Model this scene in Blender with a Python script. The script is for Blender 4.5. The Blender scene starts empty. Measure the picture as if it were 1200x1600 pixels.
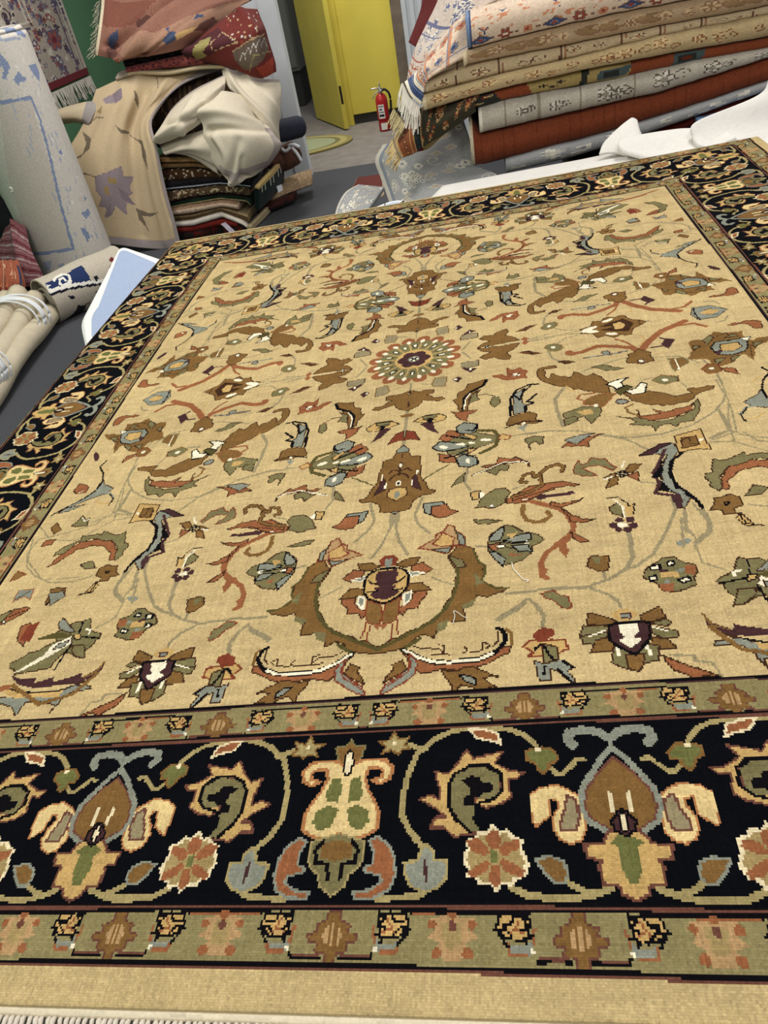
import bpy, bmesh, math, random
import numpy as np
from mathutils import Matrix, Vector

scene = bpy.context.scene
col = scene.collection

# ------------------------------------------------------------------ camera
CAM_POS = np.array([0.255166, -1.964573, 1.55])
CAM_ROT = np.array([[0.982931, 0.07045, 0.169953], [0.087483, 0.633675, -0.768637], [-0.161846, 0.770385, 0.616695]])          # columns: right, up, back
F_PX = 1143.118                           # focal length in pixels of a 1200 x 1600 frame
cam_data = bpy.data.cameras.new('camera')
cam_data.sensor_fit = 'VERTICAL'
cam_data.sensor_height = 32.0
cam_data.lens = F_PX / 1600.0 * 32.0
cam_data.clip_start = 0.05
cam_data.clip_end = 60
cam_obj = bpy.data.objects.new('camera', cam_data)
m4 = np.eye(4); m4[:3, :3] = CAM_ROT; m4[:3, 3] = CAM_POS
cam_obj.matrix_world = Matrix(m4.tolist())
col.objects.link(cam_obj)
scene.camera = cam_obj

# ------------------------------------------------------------------ light
scene.view_settings.view_transform = 'Standard'
scene.view_settings.look = 'None'
scene.view_settings.gamma = 1.0
scene.view_settings.exposure = 0.0
scene.view_settings.use_curve_mapping = False
world = bpy.data.worlds.new('shop_ambient')
scene.world = world
world.use_nodes = True
bg = world.node_tree.nodes['Background']
bg.inputs['Color'].default_value = (0.93, 0.96, 1.0, 1)
bg.inputs['Strength'].default_value = 0.30

def area_light(name, loc, sx, sy, power, color=(1.0, 0.965, 0.91), rot=(0, 0, 0)):
    l = bpy.data.lights.new(name, 'AREA')
    l.shape = 'RECTANGLE'; l.size = sx; l.size_y = sy; l.energy = power; l.color = color
    o = bpy.data.objects.new(name, l); o.location = loc; o.rotation_euler = rot
    col.objects.link(o)
    return o
# fluorescent troffers on the shop ceiling (3 m)
for lx, ly, pw in ((-1.6, -0.6, 46), (1.6, -0.6, 40), (-1.6, 2.4, 56), (1.6, 2.4, 44), (0.0, -3.2, 36), (-0.9, 5.7, 62)):
    area_light('ceiling_troffer_light', (lx, ly, 3.05), 0.6, 1.2, pw)

# ------------------------------------------------------------------ helpers
def at(x, y, Y):
    """point on the vertical plane at depth Y that is seen at pixel (x, y) of the 1200 x 1600 photograph"""
    d = CAM_ROT @ np.array([(x - 600) / F_PX, -(y - 800) / F_PX, -1.0])
    return CAM_POS + d * ((Y - CAM_POS[1]) / d[1])

def on_floor(x, y, z=0.0):
    d = CAM_ROT @ np.array([(x - 600) / F_PX, -(y - 800) / F_PX, -1.0])
    return CAM_POS + d * ((z - CAM_POS[2]) / d[2])

def lin(c):
    c = np.asarray(c, float) / 255.0
    return np.where(c <= 0.04045, c / 12.92, ((c + 0.055) / 1.055) ** 2.4)

def tag(o, label=None, cat=None, group=None, kind=None):
    if label: o['label'] = label
    if cat: o['category'] = cat
    if group: o['group'] = group
    if kind: o['kind'] = kind
    return o

MATS = {}
def mat(name, rgb, rough=0.9, var=0.10, scale=60.0, bump=0.3, metal=0.0, spec=0.25, sheen=0.0, bscale=None, bdist=0.004):
    """plain procedural material: sRGB colour with noise variation and a fine noise bump"""
    if name in MATS: return MATS[name]
    m = bpy.data.materials.new(name); m.use_nodes = True
    nt = m.node_tree; N = nt.nodes; b = N['Principled BSDF']
    c = lin(rgb)
    tc = N.new('ShaderNodeTexCoord'); nz = N.new('ShaderNodeTexNoise'); nz.inputs['Scale'].default_value = scale
    nz.inputs['Detail'].default_value = 4
    nt.links.new(tc.outputs['Object'], nz.inputs['Vector'])
    mr = N.new('ShaderNodeMapRange'); mr.inputs['From Min'].default_value = 0.3; mr.inputs['From Max'].default_value = 0.7
    mr.inputs['To Min'].default_value = 1 - var; mr.inputs['To Max'].default_value = 1 + var
    nt.links.new(nz.outputs['Fac'], mr.inputs['Value'])
    mx = N.new('ShaderNodeVectorMath'); mx.operation = 'SCALE'
    mx.inputs[0].default_value = tuple(c)
    nt.links.new(mr.outputs['Result'], mx.inputs['Scale'])
    nt.links.new(mx.outputs['Vector'], b.inputs['Base Color'])
    b.inputs['Roughness'].default_value = rough; b.inputs['Metallic'].default_value = metal
    b.inputs['Specular IOR Level'].default_value = spec
    b.inputs['Sheen Weight'].default_value = sheen
    if bump:
        bp = N.new('ShaderNodeBump'); bp.inputs['Strength'].default_value = bump; bp.inputs['Distance'].default_value = bdist
        nb = N.new('ShaderNodeTexNoise'); nb.inputs['Scale'].default_value = bscale or scale * 3; nb.inputs['Detail'].default_value = 3
        nt.links.new(tc.outputs['Object'], nb.inputs['Vector'])
        nt.links.new(nb.outputs['Fac'], bp.inputs['Height']); nt.links.new(bp.outputs['Normal'], b.inputs['Normal'])
    MATS[name] = m
    return m

def weave_mat(name, rough=0.95, bump=0.35, sheen=0.25, nscale=420.0, var=0.09, knots=False):
    """woven wool whose dye comes from the 'dye' colour attribute (one value per knot or face)"""
    if name in MATS: return MATS[name]
    m = bpy.data.materials.new(name); m.use_nodes = True
    nt = m.node_tree; N = nt.nodes; b = N['Principled BSDF']
    a = N.new('ShaderNodeAttribute'); a.attribute_name = 'dye'
    tc = N.new('ShaderNodeTexCoord'); nz = N.new('ShaderNodeTexNoise')
    nz.inputs['Scale'].default_value = nscale; nz.inputs['Detail'].default_value = 2
    nt.links.new(tc.outputs['Object'], nz.inputs['Vector'])
    mr = N.new('ShaderNodeMapRange'); mr.inputs['From Min'].default_value = 0.3; mr.inputs['From Max'].default_value = 0.7
    mr.inputs['To Min'].default_value = 1 - var; mr.inputs['To Max'].default_value = 1 + var
    nt.links.new(nz.outputs['Fac'], mr.inputs['Value'])
    mx = N.new('ShaderNodeVectorMath'); mx.operation = 'SCALE'
    nt.links.new(a.outputs['Color'], mx.inputs[0]); nt.links.new(mr.outputs['Result'], mx.inputs['Scale'])
    nt.links.new(mx.outputs['Vector'], b.inputs['Base Color'])
    b.inputs['Roughness'].default_value = rough; b.inputs['Specular IOR Level'].default_value = 0.04
    b.inputs['Sheen Weight'].default_value = sheen; b.inputs['Sheen Roughness'].default_value = 0.45
    bp = N.new('ShaderNodeBump'); bp.inputs['Strength'].default_value = bump; bp.inputs['Distance'].default_value = 0.003
    if knots:   # rows of knots: a rib per warp thread, softer wave per weft row, plus fibre noise
        sx = N.new('ShaderNodeSeparateXYZ'); nt.links.new(tc.outputs['UV'], sx.inputs[0])
        def wav(sock, k, amp):
            mu = N.new('ShaderNodeMath'); mu.operation = 'MULTIPLY'; mu.inputs[1].default_value = k
            nt.links.new(sock, mu.inputs[0])
            si = N.new('ShaderNodeMath'); si.operation = 'SINE'; nt.links.new(mu.outputs[0], si.inputs[0])
            am = N.new('ShaderNodeMath'); am.operation = 'MULTIPLY'; am.inputs[1].default_value = amp
            nt.links.new(si.outputs[0], am.inputs[0]); return am.outputs[0]
        w1 = wav(sx.outputs['X'], 2 * math.pi, 0.30); w2 = wav(sx.outputs['Y'], 2 * math.pi, 0.16)
        ad = N.new('ShaderNodeMath'); ad.operation = 'ADD'; nt.links.new(w1, ad.inputs[0]); nt.links.new(w2, ad.inputs[1])
        ad2 = N.new('ShaderNodeMath'); ad2.operation = 'ADD'; nt.links.new(ad.outputs[0], ad2.inputs[0]); nt.links.new(nz.outputs['Fac'], ad2.inputs[1])
        nt.links.new(ad2.outputs[0], bp.inputs['Height'])
    else:
        nt.links.new(nz.outputs['Fac'], bp.inputs['Height'])
    nt.links.new(bp.outputs['Normal'], b.inputs['Normal'])
    MATS[name] = m
    return m

def mesh_obj(name, V, Fc, material=None, parent=None, smooth=True):
    me = bpy.data.meshes.new(name)
    me.from_pydata([tuple(map(float, v)) for v in V], [], [tuple(map(int, f)) for f in Fc])
    me.update()
    if smooth: me.polygons.foreach_set('use_smooth', np.ones(len(me.polygons), bool))
    if material: me.materials.append(material)
    o = bpy.data.objects.new(name, me); col.objects.link(o)
    if parent: o.parent = parent
    return o

def dye(o, rgb_lin):
    me = o.data
    a = me.attributes.new('dye', 'FLOAT_COLOR', 'FACE')
    c = np.ones((len(me.polygons), 4), np.float32); c[:, :3] = rgb_lin
    a.data.foreach_set('color', c.ravel())

class Canvas:
    """index raster used as a dye plan: shapes are drawn in millimetres, cell size `res` mm"""
    def __init__(s, x0, y0, x1, y1, res, pal, base):
        s.x0, s.y0, s.res = x0, y0, res
        s.nx = int(round((x1 - x0) / res)); s.ny = int(round((y1 - y0) / res))
        s.keys = list(pal); s.ix = {k: i for i, k in enumerate(s.keys)}
        s.rgb = np.array([lin(pal[k]) for k in s.keys])
        s.a = np.full((s.ny, s.nx), s.ix[base], np.uint8)
    def _box(s, pts, pad):
        i0 = max(0, int((pts[:, 0].min() - pad - s.x0) / s.res)); i1 = min(s.nx, int((pts[:, 0].max() + pad - s.x0) / s.res) + 2)
        j0 = max(0, int((pts[:, 1].min() - pad - s.y0) / s.res)); j1 = min(s.ny, int((pts[:, 1].max() + pad - s.y0) / s.res) + 2)
        if i1 <= i0 or j1 <= j0: return None
        X, Y = np.meshgrid(s.x0 + (np.arange(i0, i1) + .5) * s.res, s.y0 + (np.arange(j0, j1) + .5) * s.res)
        return i0, i1, j0, j1, X, Y
    def poly(s, c, pts, oc=None, ow=0):
        pts = np.asarray(pts, float).reshape(-1, 2); b = s._box(pts, ow)
        if b is None: return
        i0, i1, j0, j1, X, Y = b
        ins = np.zeros(X.shape, bool); n = len(pts)
        for k in range(n):
            xa, ya = pts[k]; xb, yb = pts[(k + 1) % n]
            if ya == yb: continue
            cr = (ya > Y) != (yb > Y)
            ins ^= cr & (X < (xb - xa) * (Y - ya) / (yb - ya) + xa)
        s.a[j0:j1, i0:i1][ins] = s.ix[c]
        if oc and ow: s.line(oc, ow, np.vstack([pts, pts[:1]]))
    def line(s, c, w, pts):
        pts = np.asarray(pts, float).reshape(-1, 2); b = s._box(pts, w)
        if b is None: return
        i0, i1, j0, j1, X, Y = b
        m = np.zeros(X.shape, bool)
        for k in range(len(pts) - 1):
            dx, dy = pts[k + 1] - pts[k]; L2 = dx * dx + dy * dy + 1e-9
            t = np.clip(((X - pts[k, 0]) * dx + (Y - pts[k, 1]) * dy) / L2, 0, 1)
            m |= (X - pts[k, 0] - t * dx) ** 2 + (Y - pts[k, 1] - t * dy) ** 2 <= (w / 2) ** 2
        s.a[j0:j1, i0:i1][m] = s.ix[c]
    def disc(s, c, x, y, rx, ry=None, n=14, oc=None, ow=0, rot=0.0):
        ry = ry or rx; k = np.arange(n) * 2 * np.pi / n
        px, py = rx * np.cos(k), ry * np.sin(k)
        s.poly(c, np.column_stack([x + px * math.cos(rot) - py * math.sin(rot), y + px * math.sin(rot) + py * math.cos(rot)]), oc, ow)
    def at(s, x, y):
        i = np.clip(((x - s.x0) / s.res).astype(int), 0, s.nx - 1); j = np.clip(((y - s.y0) / s.res).astype(int), 0, s.ny - 1)
        return s.a[j, i]
    def draw(s, text, jag=0.0, wmin=0.0, edge=None):
        """jag: serrated leaf edges (mm); edge: outline dye for shapes without one"""
        rnd = random.Random(4)
        for row in text.strip().split('\n'):
            k, c, o, w, *p = row.split()
            p = np.array([float(q) for q in p]).reshape(-1, 2); w = float(w)
            if k == 'P':
                d = np.roll(p, -1, 0) - p; per = np.hypot(*d.T).sum()
                if o == '-' and edge and c in 'bgrt' and per > 90: o, w = edge, wmin
                if jag and c in 'bgr' and per > 150:
                    q = []
                    for a, e in zip(p, d):
                        L = math.hypot(*e); n = max(1, int(L / 13)); nn = np.array([-e[1], e[0]]) / (L + 1e-6)
                        for m in range(n):
                            f = (m + (rnd.uniform(-.2, .2) if m else 0)) / n
                            q.append(a + e * f + (nn * rnd.uniform(-jag, jag) if m else 0))
                    p = np.array(q)
                s.poly(c, p, None if o == '-' else o, max(w, wmin))
            else: s.line(c, w, p)

# ------------------------------------------------------------------ the large carpet in the foreground
QR = np.array([[0.999122, -8.1e-05, -0.041906], [-8.1e-05, 0.999993, -0.003872], [0.041906, 0.003872, 0.999114]])        # the pile it lies on leans a little
CARPET_M = np.eye(4); CARPET_M[:3, :3] = QR; CARPET_M[2, 3] = 0.53440
FU, FV, GD, BAND, OG, EDGE = 0.9586, 1.2097, 0.0651, 0.27, 0.0751, 0.051
HC = np.array([-0.0373, -0.027, -0.0133, 0.0082, 0.0285, 0.0368, 0.0378, -0.0257, -0.0179, -0.0115, 0.0059, 0.0213, 0.0185, 0.0118, -0.0147, -0.0043, 0.0001, 0.0071, 0.0057, -0.0058, -0.015, -0.0089, 0.0023, 0.0165, 0.0231, -0.0075, -0.0249, -0.0344, -0.0042, 0.0066, 0.0207, 0.0269, 0.0028, -0.0197, -0.0385, 0.0021, 0.0137, 0.0243, 0.0263, 0.011, -0.0117, -0.0358])
WC = np.array([[0.0034, 0.0151], [-0.0008, -0.0217], [-0.0134, -0.0779], [-0.0113, -0.1612], [-0.0174, -0.1656], [-0.0273, 0.0065], [-0.0246, 0.0958], [-0.0021, 0.0201], [0.006, -0.0041], [-0.0164, -0.0135], [0.0288, -0.0642], [0.0433, -0.0812], [-0.0156, 0.1493], [-0.022, 0.1184], [-0.0149, 0.017], [0.0061, -0.0129], [-0.0015, 0.013], [-0.0146, 0.0602], [-0.0066, -0.0511], [-0.0244, 0.0223], [-0.0166, 0.0057], [-0.0193, 0.0066], [-0.0062, -0.0075], [0.0071, -0.011], [-0.0091, -0.0728], [0.018, 0.1096], [0.0195, -0.0483], [-0.0091, -0.1081], [-0.0071, 0.0288], [-0.0005, 0.074], [-0.0034, 0.0982], [0.0069, -0.0025], [-0.0054, -0.014], [-0.0473, -0.1549], [-0.0433, -0.1744], [0.0027, 0.0411], [-0.004, 0.0693], [-0.0242, 0.0491], [-0.062, -0.0781], [-0.1184, -0.2271], [-0.1208, -0.2678], [-0.0802, -0.2113]])
PAL = dict(f=(194, 170, 122), b=(122, 90, 50), B=(62, 40, 26), r=(144, 90, 58), R=(120, 58, 40), y=(190, 156, 98), g=(118, 110, 74), G=(104, 105, 60),
           o=(84, 76, 42), s=(146, 133, 101), t=(132, 134, 120), k=(14, 12, 15), p=(68, 43, 44), w=(234, 224, 196), C=(214, 188, 132), W=(222, 206, 168),
           c=(168, 114, 72), v=(158, 142, 96), n=(104, 66, 54), N=(9, 10, 15), h=(137, 126, 86), e=(192, 169, 121), x=(174, 140, 98), m=(158, 136, 90))
FIELD = """L s - 7 9 722 6 766 19 815 39 856
L s - 7 60 674 46 732 54 761 81 797
L s - 6 239 993 277 994 307 989 365 992
L s - 5 182 855 205 860
L s - 4 93 931 135 956
L s - 7 318 993 383 994 424 980 456 959 480 950 510 928 547 868 576 809 577 771
L s - 6 420 959 419 980
L s - 9 456 961 476 928 479 853
L s - 7 390 997 419 1016 434 1037 436 1050
L s - 4 764 582 782 617 864 642 929 656 934 712 911 756 870 793 815 822 752 826 708 812
L s - 4 750 576 693 597
L s - 4 750 576 755 536 765 470
L s - 10 624 814 628 853 622 878 593 905
L s - 9 592 815 583 871
P t - 0 557 901 558 906 564 909 573 908 581 904 586 898 585 893 579 890 570 892 562 896
L s - 4 590 911 591 955 626 979
L s - 9 407 300 384 346 384 406 391 473
L s - 5 473 525 525 552 599 554 671 532 726 492 754 454 767 420 771 331 755 251
L s - 8 737 486 738 567 693 590
L s - 4 739 563 758 591 803 610
L s - 5 218 484 269 483 345 480 427 501 472 529 524 558 562 607
L s - 5 464 229 515 210 572 193 644 211 705 224 746 270
L s - 5 589 316 626 311
L s - 4 683 348 698 392
L s - 4 291 -16 339 6 436 3 489 9
L s - 6 653 8 697 -11 721 -61
L s - 4 394 76 440 25 489 16
L s - 4 526 713 558 722
L s - 4 718 -62 749 -42 787 -34
L s - 6 835 69 858 64 870 40
L s - 13 -3 293 -1 458
L s - 7 161 589 156 642 169 668
L o - 4 119 561 86 584 57 608
L s - 4 269 482 315 484 360 485
L s - 11 -4 139 -2 184
L s - 4 29 158 61 171
L s - 6 145 6 169 55
L s - 5 141 -6 169 -37
L s - 4 313 11 354 9 399 17
L s - 4 261 687 289 676
L s - 8 8 711 -4 761
L s - 4 675 602 736 610 814 675 891 662 950 604
L s - 4 736 610 747 521 766 451 761 359
L s - 5 568 914 581 834 596 898 629 866 612 793
L s - 4 742 811 840 810 920 735 948 650
P b B 2 -5 1096 11 1090 40 1076 69 1060 98 1042 118 1014 133 988 140 959 143 929 141 916 133 901 124 877 137 860 140 846 160 849 176 861 182 886 185 900 198 911 198 937 191 953 203 963 218 976 242 977 230 988 203 997 182 990 176 1005 155 1019 158 1051 140 1052 131 1048 108 1068 103 1086 84 1073 45 1104 21 1108 -4 1112
L o - 8 -4 1105 11 1095 40 1080 72 1062 101 1044 123 1015 136 988 143 960 145 930 142 916
L o - 5 176 864 182 886 185 900 199 913 198 935 191 953 203 964 218 976 241 978
P g - 0 124 872 153 890 162 910 141 909
P g - 0 176 930 196 958 180 965
P g - 0 152 1012 180 998 176 1013 158 1023
P g - 0 107 1051 131 1044 123 1066 107 1074
P o - 0 39 1106 84 1075 79 1088 48 1110
P x R 4 59 842 95 819 98 805 112 797 121 778 135 786 139 802 156 820 158 849 136 845 124 867 104 859 80 846
P t - 0 135 788 139 802 156 820 157 846 146 845 143 817
P t - 0 90 850 123 851 133 845 124 865 104 858
P y R 2 89 833 104 818 110 799 122 811 136 821 133 843 110 844
P R - 0 21 863 5 851 -12 864 -15 881 2 885 15 883
L t - 8 4 866 1 895
P b B 2 65 868 37 870 15 883 35 894 59 888
P r - 0 94 908 73 884 48 892 53 910 75 920
P b B 2 93 964 73 941 46 942 44 960 66 966
P r - 0 86 965 59 967 50 994 34 1002 31 1012 40 1024 48 1006 70 1008
P t w 3 79 915 40 906 52 921
P t w 4 54 982 52 963 39 969 41 997
P b R 3 34 974 4 989 1 1032 3 1040 27 1037 33 1012
P r - 0 13 1039 0 1040 3 1056 10 1051
L R - 3 31 1033 31 1053 36 1070
L R - 3 22 1042 24 1080
L y - 3 27 1037 29 1070
L g - 3 -12 1050 -17 1077
P y k 5 -2 891 21 892 39 903 46 920 43 952 33 970 12 984 -3 988
P p p 1 -3 900 18 897 22 914 17 933 21 946 15 955 29 959 20 970 0 977
L k - 4 37 920 31 929 19 934
L k - 4 14 952 25 955 36 952
L y - 3 30 933 16 940
P r - 0 45 1110 87 1136 125 1146 175 1143 214 1126 240 1116 236 1132 197 1152 159 1159 111 1158 83 1163 62 1140
P b B 2 120 1159 175 1157 197 1169 218 1181 191 1182 202 1192 217 1203 186 1206 153 1192 140 1207 137 1191 126 1173
P t k 3 150 1172 167 1173 180 1184 178 1194 161 1186
L B - 3 65 1099 80 1108 112 1111 122 1121 124 1107 112 1102
L B - 3 101 1123 153 1126 165 1121 158 1110
L B - 3 167 1125 192 1121 192 1104 204 1111 198 1118
L B - 3 209 1115 218 1105 221 1078
L b - 6 241 1114 241 1086 234 1079
L k - 11 48 1107 72 1124 102 1140 130 1143 184 1141 214 1128
L w - 6 49 1107 72 1124 102 1139 130 1143 184 1141 213 1128
L k - 8 214 1127 230 1108 233 1096 226 1079 219 1075
P t R 3 59 1118 61 1147 43 1166 21 1181 13 1199 25 1198 50 1182 73 1163 76 1142 67 1125
P b - 0 48 1130 29 1139 34 1149 23 1161 16 1178 37 1166 57 1151
L R - 3 59 1118 64 1146 56 1161 17 1190
L s - 12 222 1054 234 1044 255 1031 267 1022
L s - 6 264 1022 276 1009 290 1027
L s - 9 290 1027 302 1055 297 1080
P R - 0 280 1093 297 1080 316 1086 318 1099 297 1114 279 1104
P y R 4 261 1120 276 1107 295 1112 311 1110 333 1112 336 1133 325 1136 316 1145 268 1141 277 1135
P g - 0 294 1116 318 1125 318 1152 294 1160
P t - 0 278 1152 294 1160 321 1154 345 1171 331 1176 342 1199 332 1199 313 1175 303 1171 304 1194 283 1194
L k - 5 295 1165 293 1182
L k - 5 324 1156 339 1170
L k - 5 315 1172 334 1199
L k - 5 297 1120 303 1139 310 1152
L k - 5 280 1129 292 1117
P g - 0 222 816 243 800 271 819 293 833 317 855 294 871 289 893 270 908 239 917 221 887 205 871 206 838
P t k 3 207 838 222 816 238 804 237 828 228 846 212 846
P t k 3 235 847 271 834 293 833 292 852 263 856
P t k 3 253 864 285 867 293 886 265 882
P t k 3 208 876 221 878 239 899 232 920 217 895
P r k 3 205 857 228 851 236 866 215 874
P y - 0 242 829 265 826 254 845
P r - 0 246 882 271 894 252 896
P w k 2 238 863 236 866 232 867 227 866 223 864 222 860 224 857 228 856 233 857 237 859
P w - 0 291 861 289 863 285 865 281 864 278 862 277 859 278 856 282 854 286 855 289 857
L k - 3 234 852 263 859 285 858
L k - 3 237 866 256 872
L r - 13 245 723 293 731 325 749 356 769 379 803
L r - 13 371 798 377 819 376 837 361 862 342 874
L r - 11 364 853 340 878 317 897 306 922 305 956 315 962
L r - 9 314 940 305 956
P r - 0 359 768 375 793 398 808 423 812 401 820 373 812
P r - 0 370 842 383 854 403 873 384 873 372 858
P r - 0 342 874 355 882 353 909 345 895
P r - 0 365 857 350 860 338 884 359 877
P r - 0 345 892 354 913 362 894 356 875
P r - 0 249 715 277 712 308 702 350 694 349 704 314 719 289 731 248 731
P r - 0 260 705 288 689 344 678 371 679 405 697 365 700 314 709 259 727
P r - 0 339 743 360 753 383 749 408 741 382 757 359 765 338 755
P p - 0 308 724 324 716 361 720 388 717 392 726 367 729 330 730 319 734
L k - 3 279 726 303 727
L w - 2.5 281 726 291 726
P g B 3 204 692 222 679 247 678 257 697 245 728 224 740 197 734 180 734 187 722
P w - 0 201 693 199 698 195 700 189 699 185 695 183 689 185 684 189 681 195 682 200 687
P y k 3 169 679 190 675 187 703 173 705
L b - 10 282 745 279 771 286 792 302 802 321 801 335 788 330 775
L B - 12 372 643 377 627 365 618 342 623 325 643 324 667 327 684 300 701 261 711
L b - 7 372 643 377 627 365 618 342 623 325 643 324 667 327 684 300 701 261 711
L B - 11 324 646 311 653 309 636 289 641 280 664 292 667
L b - 6 324 646 311 653 309 636 289 641 280 664 292 667
P g - 0 176 773 203 775 237 786 206 791 186 787
P r B 2 80 706 116 708 124 728 143 738 121 749 93 749 81 734
P t k 3 63 697 108 698 116 708 84 710 81 737 69 729
P g R 2 300 1000 324 995 348 1014 353 1034 348 1045 322 1019
P b B 2 390 941 397 920 406 914 434 920 427 955 417 959 405 955
P g - 0 403 918 419 921 413 939 404 933
P p - 0 462 837 458 843 452 845 446 841 444 835 448 829 454 827 460 831
P p - 0 476 825 472 831 466 833 460 829 458 822 462 816 468 815 474 818
P p - 0 496 826 493 832 486 833 480 830 479 823 482 817 489 815 495 819
P p - 0 499 843 495 849 488 851 483 847 481 840 485 835 491 833 497 836
P p - 0 470 851 466 857 460 858 454 855 453 848 456 842 463 841 468 844
P p - 0 487 853 483 859 477 861 471 857 469 851 473 845 479 843 485 847
P w - 0 480 839 477 842 472 844 466 843 462 840 461 836 463 832 468 830 474 831 479 834
P g - 0 452 784 472 767 480 783 476 813 456 801
P y - 0 485 775 502 781 496 813 482 814
L w - 4 466 759 480 783 479 813
L k - 3 452 752 474 753 489 772 491 785 503 778 497 808
P g - 0 484 981 505 951 528 935 547 935 559 953 579 960 579 978 569 990 571 1008 541 1020 512 1017 503 996
P r - 0 560 960 580 962 573 984 557 980
P r - 0 507 1001 533 1000 532 1020 511 1018
P y - 0 514 970 545 972 545 987 514 986
P p - 0 513 961 532 968 529 974 516 972
P w k 4 501 955 518 952 517 965 501 966
P w k 4 531 949 543 946 545 956 533 958
P w k 4 495 982 507 979 508 990 496 992
P w k 4 543 994 561 988 562 998 548 1002
P t - 0 543 969 558 964 557 973 544 976
P t - 0 519 994 529 990 529 999 519 1000
P b B 2 376 1058 385 1057 414 1071 425 1082 409 1086 374 1083
P g B 2 366 1084 409 1088 410 1097 376 1109 359 1106
P g B 2 359 1108 407 1100 408 1116 380 1125 363 1124
P b B 2 383 1118 405 1112 412 1128 407 1143 371 1144
P b B 2 462 1071 499 1052 504 1077 481 1085 464 1081
P g B 2 477 1088 505 1081 511 1089 502 1097
P g B 2 476 1096 517 1108 515 1121 491 1121 476 1110
P b B 2 475 1118 499 1124 509 1145 486 1145 472 1133
P g B 2 408 1135 482 1137 477 1167 454 1169 442 1186 426 1181 411 1173 403 1165
P b B 2 428 1152 457 1151 449 1179 440 1186 427 1178
L w - 6 417 1132 417 1151
L w - 6 463 1136 465 1155
L w - 3 373 1109 404 1096
L w - 3 476 1094 502 1108
P p k 5 409 1088 424 1084 457 1083 476 1086 471 1121 442 1153 419 1134 406 1120
P w - 0 425 1087 457 1087 455 1106 446 1115 460 1120 439 1138 420 1121 434 1114 424 1102
P y - 0 416 1060 439 1050 463 1065 446 1080 422 1077
P t p 3 432 1064 449 1064 447 1074 431 1072
P r - 0 484 1156 499 1168 518 1180 561 1202 561 1207 541 1199 523 1206 510 1194 495 1186 487 1171
L s - 4 495 1157 531 1159 531 1170 554 1175 565 1207
P t - 0 580 1116 603 1130 570 1133 568 1142 605 1144 620 1156 623 1170 633 1191 631 1174 677 1162 701 1164 706 1195 728 1172 781 1155 786 1145 721 1152 638 1146 615 1132
P y - 0 769 1121 729 1138 682 1143 628 1141 634 1156 686 1152 724 1154 764 1138
P p - 0 564 1075 563 1096 581 1114 605 1126 647 1127 697 1130 744 1118 770 1094 742 1104 707 1104 704 1118 667 1104 664 1119 604 1100 603 1112 576 1095
L b - 5 564 1075 574 1100 595 1110
L k - 4 771 1121 729 1138 683 1142 640 1141 615 1132
P g - 0 706 1034 718 981 687 956 653 949 638 983 603 1003 614 1027 626 1042 617 1062 636 1058 665 1043
P t B 2 726 958 724 939 674 985 682 987 716 975
P g B 2 661 1023 633 1026 617 1062 637 1056 658 1039
P o - 0 760 996 718 981 670 993 671 1001 754 1001
P g B 3 675 998 730 1022 793 1060 764 1092 749 1091 687 1081 663 1028
P w - 0 677 998 713 1018 719 1044 769 1087 746 1079 700 1045 668 1017
P t B 2 677 1008 700 1017 707 1032 679 1024
L k - 4 667 956 662 991
L k - 4 658 1000 605 1009
L k - 4 667 1020 675 1087
L w - 5 648 981 636 984 636 994
P y k 3 673 993 656 994 652 1009 667 1005
P r - 0 850 766 832 711 796 684 746 677 701 697 677 731 670 759 684 764 690 736 715 712 757 700 795 708 818 740
P g B 2 852 729 839 696 799 676 802 658 747 662 745 648 707 668 681 661 669 705 656 707 655 748 668 766 678 724 709 689 757 675 807 682 826 722
P b - 0 698 813 699 788 683 777 653 784 650 804 637 818 660 821 660 834 684 834 679 822
P k - 0 665 805 665 808 667 810 672 810 676 807 679 803 679 800 677 798 672 799 667 801
P b - 0 668 805 668 806 669 806 671 806 673 805 673 804 673 803 672 802 671 802 669 803
P g - 0 758 767 732 757 709 787 740 786
P y B 2 718 872 703 868 689 833 677 847 688 870
L k - 3 707 871 691 864 686 840
P t - 0 621 620 615 591 586 600 568 621 596 631 575 678 570 720 557 742 586 758 587 796 592 808 615 773 602 755 589 710 596 660
L k - 7 636 621 598 656 588 697 594 737 610 761 620 785 625 810
L p - 8 595 613 570 664 556 688 562 721 548 754 579 765 584 803
L k - 3 596 631 573 671 566 721 586 759 586 806
P p k 2 615 591 590 588 537 623 568 623 590 604
P y B 3 686 628 683 595 683 552 624 566 618 628 662 622 677 626
P b - 0 667 608 667 574 637 576 631 614
L B - 2.5 663 605 649 600 652 577 632 588 635 610
P w - 0 670 591 670 595 672 596 675 596 678 593 681 590 681 587 679 585 676 585 673 588
P g R 2 396 658 410 614 417 632 439 608 469 619 487 654 477 663 449 638 416 643 442 675 413 669
P b B 2 455 721 469 687 486 687 480 711
P b B 2 499 675 515 648 540 653 516 678
P r B 2 504 687 527 677 524 709
P g B 2 489 669 478 682 460 686
P b B 2 456 685 480 671 482 686
P s k 2 491 676 489 679 487 680 484 678 483 674 485 671 488 670 491 672
P s k 2 501 671 499 675 496 676 493 674 493 670 495 667 498 666 500 668
P s k 2 497 687 495 690 492 691 490 689 489 686 491 682 494 681 496 683
P s k 2 506 682 504 685 501 686 499 684 498 681 500 677 503 676 505 678
L w - 4 496 659 507 636
L w - 4 473 685 455 691
P g B 2 855 614 839 574 824 596 812 586 805 621
L w - 3 835 583 823 600 811 594
P b - 0 914 613 904 594 878 626 893 640
P r - 0 908 687 904 663 877 661 879 680
P b R 2 932 806 930 770 896 784 911 795
P t r 3 886 876 889 837 848 839 841 874 861 860
L k - 3 884 870 853 843
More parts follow.
